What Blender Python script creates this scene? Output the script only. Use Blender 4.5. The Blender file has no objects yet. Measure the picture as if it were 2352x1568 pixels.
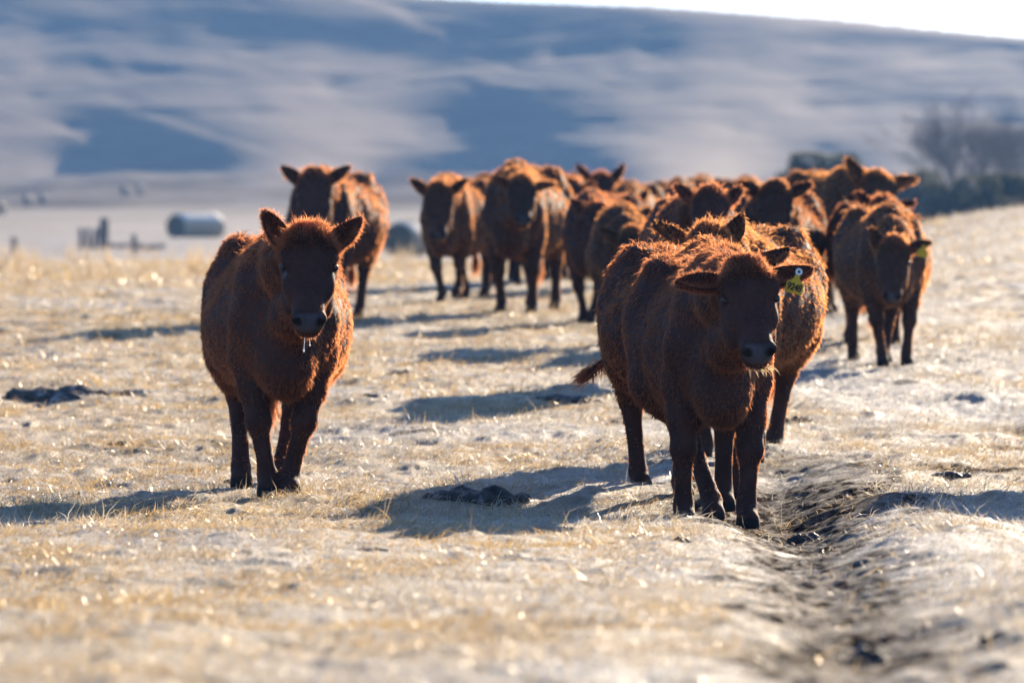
import bpy, math, random
import numpy as np
from mathutils import Vector, Matrix
R = math.radians
rng = np.random.default_rng(7)
random.seed(7)
SC = bpy.context.scene
COL = SC.collection

# ------------------------------------------------------------------ camera
F = 13067.0; CX = 1176.0; CY = 784.0; YH = 282.0; CAMZ = 1.7     # measures of a 2352 px wide view, 200 mm lens
PITCH = math.atan((CY - YH) / F)
cam_d = bpy.data.cameras.new('camera'); cam = bpy.data.objects.new('camera', cam_d); COL.objects.link(cam)
cam_d.lens = 200; cam_d.sensor_width = 36; cam_d.clip_start = 0.5; cam_d.clip_end = 30000
cam.location = (0, 0, CAMZ); cam.rotation_euler = (R(90) - PITCH, 0, 0)
cam_d.dof.use_dof = True; cam_d.dof.focus_distance = 24.2; cam_d.dof.aperture_fstop = 4.6
SC.camera = cam

# ------------------------------------------------------------------ light
SUN_EL = R(15.2); SUN_AZ = R(23)          # azimuth measured from +Y towards +X
SC.world = bpy.data.worlds.new('World'); SC.world.use_nodes = True
wn = SC.world.node_tree
bg = wn.nodes['Background']; sky = wn.nodes.new('ShaderNodeTexSky')
sky.sky_type = 'NISHITA'; sky.sun_disc = False; sky.sun_elevation = SUN_EL; sky.sun_rotation = SUN_AZ
sky.altitude = 900; sky.air_density = 1.0; sky.dust_density = 1.0; sky.ozone_density = 4.0
tint = wn.nodes.new('ShaderNodeMix'); tint.data_type = 'RGBA'; tint.blend_type = 'MULTIPLY'; tint.inputs[0].default_value = 1
tint.inputs[7].default_value = (.90, .98, 1.14, 1); wn.links.new(sky.outputs[0], tint.inputs[6]); wn.links.new(tint.outputs[2], bg.inputs[0]); bg.inputs[1].default_value = 0.07
sun_d = bpy.data.lights.new('sun', 'SUN'); sun = bpy.data.objects.new('sun', sun_d); COL.objects.link(sun)
sun_d.energy = 5.0; sun_d.angle = R(0.5); sun_d.color = (1.0, 0.83, 0.62)
SUNV = Vector((math.sin(SUN_AZ) * math.cos(SUN_EL), math.cos(SUN_AZ) * math.cos(SUN_EL), math.sin(SUN_EL)))
sun.rotation_euler = SUNV.to_track_quat('Z', 'Y').to_euler()
sun.location = (20, 60, 40)
SC.view_settings.view_transform = 'Standard'; SC.view_settings.look = 'None'
SC.view_settings.exposure = 1.8; SC.view_settings.gamma = 1.0
SC.cycles.use_denoising = True
SC.cycles.max_bounces = 8; SC.cycles.diffuse_bounces = 3; SC.cycles.glossy_bounces = 2
SC.cycles.transmission_bounces = 4; SC.cycles.transparent_max_bounces = 6; SC.cycles.volume_bounces = 0
SC.cycles.sample_clamp_indirect = 4.0
SC.cycles.caustics_reflective = False; SC.cycles.caustics_refractive = False

# ------------------------------------------------------------------ helpers
def tag(o, label=None, cat=None, group=None, kind=None):
    if label: o['label'] = label
    if cat: o['category'] = cat
    if group: o['group'] = group
    if kind: o['kind'] = kind
    return o

def make_mesh(name, V, Fc, mat_idx=None, cols=None, smooth=True):
    """V (n,3); Fc = list of int arrays (m,3) or (m,4)"""
    if not isinstance(Fc, (list, tuple)): Fc = [Fc]
    Fc = [np.asarray(f, np.int64) for f in Fc if len(f)]
    me = bpy.data.meshes.new(name)
    me.vertices.add(len(V)); me.vertices.foreach_set('co', np.asarray(V, np.float32).ravel())
    loops = np.concatenate([f.ravel() for f in Fc]).astype(np.int32)
    sizes = np.concatenate([np.full(len(f), f.shape[1]) for f in Fc])
    starts = np.concatenate([[0], np.cumsum(sizes)[:-1]]).astype(np.int32)
    me.loops.add(len(loops)); me.loops.foreach_set('vertex_index', loops)
    me.polygons.add(len(sizes)); me.polygons.foreach_set('loop_start', starts)
    if mat_idx is not None: me.polygons.foreach_set('material_index', np.asarray(mat_idx, np.int32))
    me.polygons.foreach_set('use_smooth', np.full(len(sizes), smooth))
    me.update(calc_edges=True)
    if cols is not None:
        a = me.color_attributes.new('tint', 'FLOAT_COLOR', 'POINT')
        c = np.ones((len(V), 4), np.float32); c[:, :cols.shape[1]] = cols
        a.data.foreach_set('color', c.ravel())
    return me

def add_obj(name, me, mats, parent=None, loc=None, rz=0.0):
    o = bpy.data.objects.new(name, me)
    for m in (mats if isinstance(mats, (list, tuple)) else [mats]): me.materials.append(m)
    if parent: o.parent = parent
    if loc is not None: o.location = loc
    o.rotation_euler = (0, 0, rz)
    COL.objects.link(o)
    return o

def hsh(ix, iy, s):
    h = (ix.astype(np.int64) * 374761393 + iy.astype(np.int64) * 668265263 + int(s) * 982451653) & 0xffffffff
    h = ((h ^ (h >> 13)) * 1274126177) & 0xffffffff
    h = h ^ (h >> 16)
    return (h & 0xffff) / 65535.0

def vnoise(x, y, s=0):
    ix = np.floor(x); iy = np.floor(y); fx = x - ix; fy = y - iy
    fx = fx * fx * fx * (fx * (fx * 6 - 15) + 10); fy = fy * fy * fy * (fy * (fy * 6 - 15) + 10)
    a = hsh(ix, iy, s); b = hsh(ix + 1, iy, s); c = hsh(ix, iy + 1, s); d = hsh(ix + 1, iy + 1, s)
    return (a + (b - a) * fx) * (1 - fy) + (c + (d - c) * fx) * fy - 0.5

def fbm(x, y, s=0, o=4):
    t = 0; a = 1.0
    for k in range(o):
        t = t + a * vnoise(x * 2 ** k + 13.7 * k, y * 2 ** k - 7.1 * k, s + k); a *= 0.5
    return t

def sstep(a, b, x):
    t = np.clip((x - a) / (b - a), 0, 1); return t * t * (3 - 2 * t)

# ------------------------------------------------------------------ terrain
PD = np.array([0, 8, 11, 12, 14, 16, 18, 20.6, 22.3, 24.0, 26, 34, 50, 60, 66, 76, 100, 150, 250, 300, 390, 600, 900, 1100.])
PZ = np.array([.25, .58, .62, .58, .485, .38, .29, .21, .12, .02, 0, .0, .0, .0, -.15, -.36, -.80, -1.92, -4.32, -4.95, -5.85, -7.45, -8.55, -9.2])
_pd = np.concatenate([np.arange(0, 120, .25), np.arange(120, 1300, 4.)])
_pz = np.interp(_pd, PD, PZ)
_k = np.hanning(11); _k /= _k.sum()
_pz[:480] = np.convolve(np.pad(_pz, 5, mode='edge'), _k, 'valid')[:480]
_k2 = np.hanning(9); _k2 /= _k2.sum()
_pz[490:] = np.convolve(np.pad(_pz, 4, mode='edge'), _k2, 'valid')[490:]

TRAIL = np.array([(1775, 29.5), (1765, 27.5), (1775, 25.8), (1790, 24.6), (1815, 22.5), (1848, 20.0), (1875, 18.0), (1900, 16.0), (1930, 14.0), (1975, 12.0), (2010, 11.0), (2060, 9.5)])
TRY = TRAIL[:, 1][::-1]; TRX = ((TRAIL[:, 0] - CX) / F * TRAIL[:, 1])[::-1]

def trail_d(x, y):
    return (x - np.interp(y, TRY, TRX) - 0.06 * vnoise(y * 1.3, y * 0, 5))

def ground_z(x, y, fine=True):
    x = np.asarray(x, float); y = np.asarray(y, float)
    D = np.hypot(x, y); az = np.degrees(np.arctan2(x, np.maximum(y, 1e-3)))
    az = np.where(y <= 0, np.sign(x) * 90, az)
    z = np.interp(D, _pd, _pz)
    # the rise on the right, seen behind the right hand cattle
    r = sstep(1.6, 5.6, az) * (1 - .6 * sstep(9, 30, az))
    z = z + r * (0.50 * sstep(45, 86, D) * (1 - sstep(96, 170, D)) + .55 * sstep(76, 100, D) * (1 - sstep(100, 170, D)))
    near = 1 - sstep(60, 90, D)
    z = z + sstep(640, 900, D) * 4.5 * np.maximum(0, fbm(az / 1.9 + 5, az * 0, 151, 3) + .08)
    # worn cattle trail
    td = trail_d(x, y); tm = sstep(9.6, 10.4, y) * (1 - sstep(27.0, 29.5, y))
    z = z - tm * (.05 + .035 * sstep(19, 22, y)) * np.exp(-(td / 0.20) ** 2) + tm * 0.05 * np.exp(-((td - .55) / 0.25) ** 2)
    # small washed out gully at right
    gx = (2360 - CX) / F * 32.5
    z = z - 0.10 * np.exp(-((x - gx) / .35) ** 2 - ((y - 32.5 + 1.2 * (x - gx)) / 1.2) ** 2)
    # big soft undulation
    z = z + near * (0.05 * fbm(x / 2.6, y / 4.0, 11, 3)) * sstep(6, 14, D)
    if fine:
        n = sstep(5, 10, D)
        z = z + n * near * ((.026 + .022 * sstep(20, 24, D)) * fbm(x / .42, y / .62, 21, 4) + 0.030 * np.maximum(fbm(x / .16 + 3, y / .22, 31, 3), 0))
        z = z + (1 - near) * 0.5 * fbm(x / 14, y / 30, 41, 3) * sstep(90, 200, D) * .8
        z = z - n * near * tm * .6 * np.exp(-(td / .32) ** 2) * (.045 * fbm(x / .42, y / .62, 21, 4))
    z = z + tm * np.exp(-(td / .26) ** 2) * 0.012 * fbm(x / .06, y / .08, 51, 3)
    return z

def ray(px, py, D):
    """world point on the view ray of pixel (px,py) at forward distance D (world y)"""
    a = (px - CX) / F; b = -(py - CY) / F
    d = np.array([a, math.cos(PITCH) + b * math.sin(PITCH), -math.sin(PITCH) + b * math.cos(PITCH)])
    t = D / d[1]
    return np.array([0, 0, CAMZ]) + d * t

_DD = np.concatenate([np.arange(9.5, 110, .05), np.arange(110, 1100, 1.)])
def hit(px, py, dmin=0):
    a = (px - CX) / F; b = -(py - CY) / F
    d = np.array([a, math.cos(PITCH) + b * math.sin(PITCH), -math.sin(PITCH) + b * math.cos(PITCH)])
    DD = _DD[_DD >= dmin]
    X = d[0] / d[1] * DD; Z = CAMZ + d[2] / d[1] * DD
    g = ground_z(X, DD, fine=False)
    i = np.argmax(Z <= g) if (Z <= g).any() else len(DD) - 1
    return np.array([X[i], DD[i], g[i]])

# ------------------------------------------------------------------ materials
def mat(name):
    m = bpy.data.materials.new(name); m.use_nodes = True
    nt = m.node_tree; nt.nodes.clear()
    out = nt.nodes.new('ShaderNodeOutputMaterial')
    return m, nt, out
def N(nt, t, **kw):
    n = nt.nodes.new(t)
    for k, v in kw.items(): setattr(n, k, v)
    return n
def pbsdf(nt, col=(.5, .5, .5), rough=.7, spec=.3):
    b = N(nt, 'ShaderNodeBsdfPrincipled')
    b.inputs['Base Color'].default_value = (*col, 1); b.inputs['Roughness'].default_value = rough
    b.inputs['Specular IOR Level'].default_value = spec
    return b
def mixc(nt, fac, a, b, mode='MIX'):
    n = N(nt, 'ShaderNodeMix', data_type='RGBA', blend_type=mode)
    for sock, v in ((n.inputs[0], fac), (n.inputs[6], a), (n.inputs[7], b)):
        if hasattr(v, 'is_output') or isinstance(v, bpy.types.NodeSocket): nt.links.new(v, sock)
        elif isinstance(v, (tuple, list)): sock.default_value = (*v[:3], 1)
        else: sock.default_value = v
    return n.outputs[2]
def noise(nt, scale, detail=4, rough=.55, vec=None, dim='3D'):
    n = N(nt, 'ShaderNodeTexNoise'); n.inputs['Scale'].default_value = scale
    n.inputs['Detail'].default_value = detail; n.inputs['Roughness'].default_value = rough
    if vec is not None: nt.links.new(vec, n.inputs['Vector'])
    return n.outputs['Fac']
def ramp(nt, fac, stops):
    n = N(nt, 'ShaderNodeValToRGB'); e = n.color_ramp.elements
    while len(e) < len(stops): e.new(.5)
    for i, (p, c) in enumerate(stops): e[i].position = p; e[i].color = (*c, 1) if len(c) == 3 else c
    nt.links.new(fac, n.inputs[0]); return n.outputs[0]
def bump(nt, h, st, dist, bsdf):
    b = N(nt, 'ShaderNodeBump'); b.inputs['Strength'].default_value = st; b.inputs['Distance'].default_value = dist
    nt.links.new(h, b.inputs['Height']); nt.links.new(b.outputs[0], bsdf.inputs['Normal'])
def objco(nt, scale=(1, 1, 1)):
    tc = N(nt, 'ShaderNodeTexCoord'); mp = N(nt, 'ShaderNodeMapping'); mp.inputs['Scale'].default_value = scale
    nt.links.new(tc.outputs['Object'], mp.inputs['Vector']); return mp.outputs[0]

def ground_mat():
    m, nt, out = mat('frosty_pasture')
    att = N(nt, 'ShaderNodeVertexColor', layer_name='tint')
    sep = N(nt, 'ShaderNodeSeparateColor'); nt.links.new(att.outputs[0], sep.inputs[0])
    v = objco(nt); v2 = objco(nt, (1, .45, 1))
    n1 = noise(nt, 2.2, 6, .6, v); n2 = noise(nt, 26, 5, .65, v2); n3 = noise(nt, .35, 4, .5, v)
    straw = ramp(nt, n1, [(.3, (.14, .088, .04)), (.5, (.25, .175, .085)), (.7, (.34, .255, .14))])
    frost = ramp(nt, n2, [(.35, (.16, .14, .125)), (.55, (.32, .305, .27)), (.75, (.56, .56, .54))])
    mxf = N(nt, 'ShaderNodeMath', operation='ADD'); nt.links.new(sep.outputs[1], mxf.inputs[0])
    mm = N(nt, 'ShaderNodeMapRange'); nt.links.new(n3, mm.inputs[0]); mm.inputs[1].default_value = .4; mm.inputs[2].default_value = .65
    mm.inputs[3].default_value = -.2; mm.inputs[4].default_value = .45
    nt.links.new(mm.outputs[0], mxf.inputs[1]); mxf.use_clamp = True
    c = mixc(nt, mxf.outputs[0], straw, frost)
    c = mixc(nt, .35, c, n2, 'MULTIPLY') if False else c
    dirt = ramp(nt, n2, [(.36, (.014, .011, .010)), (.54, (.065, .050, .040)), (.68, (.30, .28, .26))])
    c = mixc(nt, sep.outputs[0], c, dirt)
    c = mixc(nt, sep.outputs[2], c, ramp(nt, noise(nt, .05, 5, .6, objco(nt, (1, .25, 1))), [(.35, (.10, .08, .055)), (.5, (.19, .15, .10)), (.65, (.27, .23, .18))]))
    b = pbsdf(nt, rough=.55, spec=.5); nt.links.new(c, b.inputs['Base Color'])
    rr = N(nt, 'ShaderNodeMapRange'); nt.links.new(sep.outputs[0], rr.inputs[0]); rr.inputs[3].default_value = .58; rr.inputs[4].default_value = .92; mxx = N(nt, 'ShaderNodeMath', operation='MAXIMUM'); nt.links.new(sep.outputs[0], mxx.inputs[0]); nt.links.new(sep.outputs[2], mxx.inputs[1]); nt.links.new(mxx.outputs[0], rr.inputs[0]); nt.links.new(rr.outputs[0], b.inputs['Roughness'])
    r2 = N(nt, 'ShaderNodeMapRange'); nt.links.new(mxx.outputs[0], r2.inputs[0]); r2.inputs[3].default_value = .27; r2.inputs[4].default_value = .0; nt.links.new(r2.outputs[0], b.inputs['Specular IOR Level'])
    h = N(nt, 'ShaderNodeMath', operation='ADD'); n4 = noise(nt, 70, 4, .7, v); nt.links.new(n2, h.inputs[0]); nt.links.new(n4, h.inputs[1])
    bump(nt, h.outputs[0], .9, .02, b)
    nt.links.new(b.outputs[0], out.inputs[0]); return m

def strand_mat(name, tr=.5, rough=.35, spec=.25, mul=1.0):
    """thin blades and hairs: part of the light goes through them"""
    m, nt, out = mat(name)
    att = N(nt, 'ShaderNodeVertexColor', layer_name='tint')
    d = N(nt, 'ShaderNodeBsdfDiffuse'); t = N(nt, 'ShaderNodeBsdfTranslucent')
    g = N(nt, 'ShaderNodeBsdfAnisotropic') if False else N(nt, 'ShaderNodeBsdfGlossy')
    g.inputs['Roughness'].default_value = rough
    if mul == 1.0: nt.links.new(att.outputs[0], d.inputs[0]); nt.links.new(att.outputs[0], t.inputs[0])
    else:
        for k_, sh in ((mul[0],) * 3, d), (mul[1], t):
            vm = N(nt, 'ShaderNodeVectorMath', operation='MULTIPLY'); nt.links.new(att.outputs[0], vm.inputs[0]); vm.inputs[1].default_value = k_; nt.links.new(vm.outputs[0], sh.inputs[0])
    a = N(nt, 'ShaderNodeMixShader'); a.inputs[0].default_value = tr
    nt.links.new(d.outputs[0], a.inputs[1]); nt.links.new(t.outputs[0], a.inputs[2])
    b = N(nt, 'ShaderNodeMixShader'); b.inputs[0].default_value = spec
    gc = mixc(nt, .45, (1, 1, 1), att.outputs[0]); nt.links.new(gc, g.inputs[0])
    nt.links.new(a.outputs[0], b.inputs[1]); nt.links.new(g.outputs[0], b.inputs[2])
    nt.links.new(b.outputs[0], out.inputs[0]); return m

def plain_mat(name, stops, scale=8, rough=.8, spec=.2, bs=.5, bd=.01, stretch=(1, 1, 1)):
    m, nt, out = mat(name); v = objco(nt, stretch)
    n = noise(nt, scale, 6, .6, v); b = pbsdf(nt, rough=rough, spec=spec)
    nt.links.new(ramp(nt, n, stops), b.inputs['Base Color'])
    bump(nt, n, bs, bd, b); nt.links.new(b.outputs[0], out.inputs[0]); return m

def skin_mat():
    m, nt, out = mat('cow_hide')
    att = N(nt, 'ShaderNodeVertexColor', layer_name='tint')
    n = noise(nt, 22, 5, .6, objco(nt, (1, 1, .5)))
    mr = N(nt, 'ShaderNodeMapRange'); nt.links.new(n, mr.inputs[0]); mr.inputs[1].default_value = .25; mr.inputs[2].default_value = .75
    mr.inputs[3].default_value = .55; mr.inputs[4].default_value = 1.35
    mul = N(nt, 'ShaderNodeVectorMath', operation='MULTIPLY'); nt.links.new(att.outputs[0], mul.inputs[0]); nt.links.new(mr.outputs[0], mul.inputs[1])
    b = pbsdf(nt, rough=.75, spec=.12); nt.links.new(mul.outputs[0], b.inputs['Base Color'])
    bump(nt, n, .6, .012, b); nt.links.new(b.outputs[0], out.inputs[0]); return m

def simple(name, col, rough=.5, spec=.4, tr=0):
    m, nt, out = mat(name); b = pbsdf(nt, col, rough, spec)
    n = noise(nt, 30, 3, .5, objco(nt)); r = mixc(nt, .25, col, n, 'OVERLAY'); nt.links.new(r, b.inputs['Base Color'])
    if tr:
        t = N(nt, 'ShaderNodeBsdfTranslucent'); t.inputs[0].default_value = (*col, 1); x = N(nt, 'ShaderNodeMixShader'); x.inputs[0].default_value = tr
        nt.links.new(b.outputs[0], x.inputs[1]); nt.links.new(t.outputs[0], x.inputs[2]); nt.links.new(x.outputs[0], out.inputs[0])
    else: nt.links.new(b.outputs[0], out.inputs[0])
    return m

M_ground = ground_mat()
M_grass = strand_mat('dry_grass', .55, .38, .15)
M_fur = strand_mat('fur', .66, .42, .04, (.40, (2.3, 2.7, 2.5)))
M_skin = skin_mat()
M_hill = plain_mat('hill_grass', [(.3, (.075, .045, .024)), (.5, (.125, .078, .042)), (.7, (.175, .115, .066))], .02, .9, .1, 0.1, .5, (.5, 1, 4))
M_soil = plain_mat('soil', [(.35, (.018, .014, .013)), (.58, (.06, .048, .042)), (.74, (.20, .20, .21))], 22, .6, .35, 1.0, .02)
M_mound = plain_mat('mound_soil', [(.35, (.05, .042, .036)), (.55, (.12, .10, .085)), (.7, (.38, .36, .33))], 16, .85, .2, 1.0, .02)
M_wood = plain_mat('weathered_wood', [(.3, (.10, .08, .06)), (.7, (.24, .20, .16))], 12, .85, .2, .6, .01, (1, 1, .1))
M_eye = simple('eye_wet', (.012, .010, .012), .22, .5)
M_tag = simple('tag_yellow', (.62, .42, .02), .45, .3, .12)
M_ink = simple('tag_ink', (.02, .02, .02), .6, .2)
M_button = simple('tag_button', (.62, .72, .74), .35, .5)
M_drool = simple('water_drop', (.85, .9, .95), .05, .9, .5)
M_bark = plain_mat('bark', [(.3, (.13, .095, .07)), (.7, (.26, .20, .155))], 10, .9, .1, .6, .02)
M_leaf = strand_mat('shrub_leaf', .35, .6, .05)
M_bale = None

# ------------------------------------------------------------------ ground sheet
def build_ground():
    az = np.radians(np.concatenate([np.arange(-180, -60, 8.), np.arange(-60, -12, 3.), np.arange(-12, -6.4, .3),
                                    np.arange(-6.4, 6.4, 0.0235), np.arange(6.4, 12, .3), np.arange(12, 60, 3.), np.arange(60, 180.1, 8.)]))
    r = [0.05, 1, 2, 4, 6, 7.5, 8.6, 9.3]
    while r[-1] < 70: r.append(r[-1] + 0.020 + 0.0011 * max(0, r[-1] - 13))
    while r[-1] < 1150: r.append(r[-1] * 1.011)
    r = np.array(r)
    A, D = np.meshgrid(az, r)
    X = D * np.sin(A); Y = D * np.cos(A); Z = ground_z(X, Y)
    nr, na = X.shape
    V = np.stack([X, Y, Z], -1).reshape(-1, 3)
    i = np.arange(nr - 1)[:, None] * na + np.arange(na - 1)[None]; i = i.ravel()
    Fq = np.stack([i, i + na, i + na + 1, i + 1], -1)
    # bare dirt (red) and frost (green)
    td = trail_d(X, Y); tm = sstep(9.6, 10.4, Y) * (1 - sstep(27.4, 29.0, Y))
    brk = fbm(X / .12, Y / .2, 61, 3)
    wt = .26 + .20 * sstep(20.5, 23.0, Y) * (1 + .8 * (td > 0))
    dirt = tm * sstep(1.25, .55, np.abs(td) / wt + .9 * brk) * (.88 + .12 * sstep(19.5, 22.5, Y)) * (.78 + .4 * sstep(-.15, .1, fbm(X / .035, Y / .05, 67, 2)))
    dirt = np.clip(dirt, 0, 1) * sstep(-.5, .1, fbm(X / .3, Y / .6, 62, 2) + .12)
    fine = (D < 60)
    dirt = np.maximum(dirt, fine * sstep(.50 + .12 * (Y < 23), .64 + .12 * (Y < 23), fbm(X / .5 + 9, Y / 1.1, 71, 4) + .12 * brk) * .8)
    # dark strip at the right edge
    sx = (2230 - CX) / F * 27.2
    dirt = np.maximum(dirt, sstep(1.0, .6, np.hypot((X - sx) / .40, (Y - 27.3) / .30) + .5 * brk))
    gx = (2360 - CX) / F * 32.5
    dirt = np.maximum(dirt, .9 * sstep(1.1, .5, np.hypot((X - gx) / .34, (Y - 32.6 + 1.0 * (X - gx)) / .9) + .4 * brk))
    fr = np.clip(.02 + .46 * sstep(-.6, 1.0, X / np.maximum(D, 1) * 10) + .75 * fbm(X / 1.1, Y / 2.2, 81, 3), 0, 1)
    fr = np.where(D > 70, .12 + .25 * sstep(300, 700, D), fr)
    cols = np.stack([dirt.ravel(), fr.ravel(), sstep(300, 680, D).ravel()], -1)
    me = make_mesh('ground', V, Fq, cols=cols)
    tag(add_obj('ground', me, M_ground), kind='structure')
build_ground()

# ------------------------------------------------------------------ hills
def build_hills():
    px = np.concatenate([np.linspace(-26000, -600, 60), np.arange(-560, 2920, 8.), np.linspace(2960, 28000, 60)])
    DY = 1.2
    ys = np.arange(452, -60, -DY)
    P, Yy = np.meshgrid(px, ys)
    def ell(cx, cy, rx, ry, ang, v):
        c, s = math.cos(R(ang)), math.sin(R(ang))
        u = ((P - cx) * c + (Yy - cy) * s) / rx; w = (-(P - cx) * s + (Yy - cy) * c) / ry
        return v * np.exp(-(u * u + w * w) ** 1.1)
    S = np.full(P.shape, .15)
    wob = 16 * fbm(P / 260., Yy / 60., 91, 4)
    Yy = Yy + wob
    for e in [(620, 60, 400, 62, 2, .9), (150, 42, 210, 30, 8, .5), (930, 85, 300, 52, 6, .8), (1500, 92, 380, 52, 4, 1.), (2150, 100, 340, 26, 5, .75), (1400, 30, 500, 22, 4, .35),
              (400, 162, 130, 20, 5, .75), (640, 172, 240, 22, 4, .45), (250, 150, 32, 16, 40, .6), (1140, 232, 200, 34, 2, .75), (625, 250, 55, 12, 4, .7),
              (1760, 208, 360, 24, 3, .3), (2080, 220, 90, 24, 3, .3), (1700, 246, 120, 8, 3, .4), (1560, 285, 300, 12, 3, .12),
              (90, 345, 190, 44, 4, .8), (480, 372, 240, 58, 0, 1.), (320, 300, 60, 24, 0, .5), (700, 345, 130, 26, 15, .6), (1080, 402, 380, 42, 5, 1.), (1400, 410, 260, 22, 6, .5),
              (2300, 240, 160, 30, 0, .3), (60, 262, 160, 14, 0, .2), (330, 262, 160, 16, 0, .22), (1780, 330, 260, 12, 3, .12)]:
        S = S + ell(*e) * .42
    for e in [(920, 30, 190, 9, 24, -.35), (1050, 92, 14, 24, 0, -.3), (560, 330, 260, 9, 17, -.35), (200, 322, 100, 10, 22, -.32), (180, 385, 120, 16, -6, -.3), (700, 352, 110, 6, 22, -.3), (1240, 300, 500, 14, 4, -.1)]:
        S = S + ell(*e)
    S = S + .30 * fbm(P / 260. + Yy / 90., Yy / 17., 95, 4) + .14 * fbm(P / 80. + Yy / 30., Yy / 9., 99, 3)
    rd = fbm(P / 420. + Yy / 55., Yy / 30. - P / 1500., 131, 3); S = S - .30 * np.exp(-(rd / .035) ** 2)
    rd = fbm(P / 200. - Yy / 70., Yy / 18., 137, 3); S = S - .18 * np.exp(-(rd / .04) ** 2)
    T = .092 - (S - .15) * .25
    ft_ = sstep(12, -4, 424 + 26 * vnoise(P / 240., P * 0, 17) + 10 * vnoise(P / 70., P * 0, 18) - Yy)
    T = T * (1 - ft_) + .16 * ft_
    Yy = Yy - wob
    # skyline
    sky_y = np.interp(px, [-26000, -3000, -400, 600, 1100, 1500, 1900, 2352, 3200, 6000, 28000], [200, 60, -50, -30, 0, 14, 42, 86, 150, 210, 230])
    sky_y = sky_y + 1.5 * vnoise(px / 14., px * 0, 3) * 2
    E = (YH - Yy) / F
    D = np.zeros(P.shape); Z = np.zeros(P.shape)
    D[0] = 880 + 110 * vnoise(px / 300., px * 0, 8); Z[0] = CAMZ + D[0] * E[0]
    slow = np.ones(len(px)); KW = np.hanning(71); KW /= KW.sum()
    for j in range(1, len(ys)):
        under = ys[j] > sky_y
        s = np.clip((.262 - T[j]) / .89, .07, .58)
        dD = DY * D[j - 1] / (F * (np.maximum(s - E[j], .02)))
        dD = np.clip(dD, 0.05, 6)
        D[j] = D[j - 1] + np.where(under, dD, 22)
        Z[j] = np.where(under, CAMZ + D[j] * E[j], Z[j - 1] - 22 * (.05 + .1 * np.minimum(1, slow / 30)))
        slow = slow + (~under)
        D[j] += (np.convolve(np.pad(D[j], 35, mode='edge'), KW, 'valid') - D[j]) * .030
        D[j, 1:-1] = .25 * D[j, :-2] + .5 * D[j, 1:-1] + .25 * D[j, 2:]
        Z[j] = np.where(under, CAMZ + D[j] * E[j], Z[j])
    # soften
    for _ in range(3):
        D[:, 1:-1] = .25 * D[:, :-2] + .5 * D[:, 1:-1] + .25 * D[:, 2:]
    Zt = np.where(Yy > sky_y[None], CAMZ + D * E, Z)
    a = np.arctan((P - CX) / F)
    X = D * np.tan(a); Y = D
    X = np.where(np.abs(P - CX) > 6000, D * np.sin(a), X); Y = np.where(np.abs(P - CX) > 6000, D * np.cos(a), Y)
    nr, na = X.shape
    V = np.stack([X, Y, Zt], -1).reshape(-1, 3)
    i = (np.arange(nr - 1)[:, None] * na + np.arange(na - 1)[None]).ravel()
    me = make_mesh('hills', V, np.stack([i, i + 1, i + na + 1, i + na], -1))
    tag(add_obj('hills', me, M_hill), kind='structure')
build_hills()

# ------------------------------------------------------------------ ribbons (grass blades, hairs)
def ribbons(base, d1, d2, L, w, col0, col1):
    """five-vertex tapering strips; returns V, tris, cols"""
    n = len(base)
    rnd = rng.normal(size=(n, 3)); s = np.cross(d1, rnd); s /= np.linalg.norm(s, axis=1)[:, None] + 1e-9
    s *= (w * .5)[:, None]
    m = base + d1 * (L * .5)[:, None]; t = m + d2 * (L * .5)[:, None]
    V = np.stack([base - s, base + s, m - s * .75, m + s * .75, t], 1).reshape(-1, 3)
    k = np.arange(n)[:, None] * 5
    T = np.concatenate([k + [0, 1, 3], k + [0, 3, 2], k + [2, 3, 4]], 1).reshape(-1, 3)
    cm = col0 * .3 + col1 * .7; C = np.stack([col0, col0, cm, cm, col1], 1).reshape(-1, 3)
    return V, T, C

def unit(v): return v / (np.linalg.norm(v, axis=1)[:, None] + 1e-9)

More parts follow.
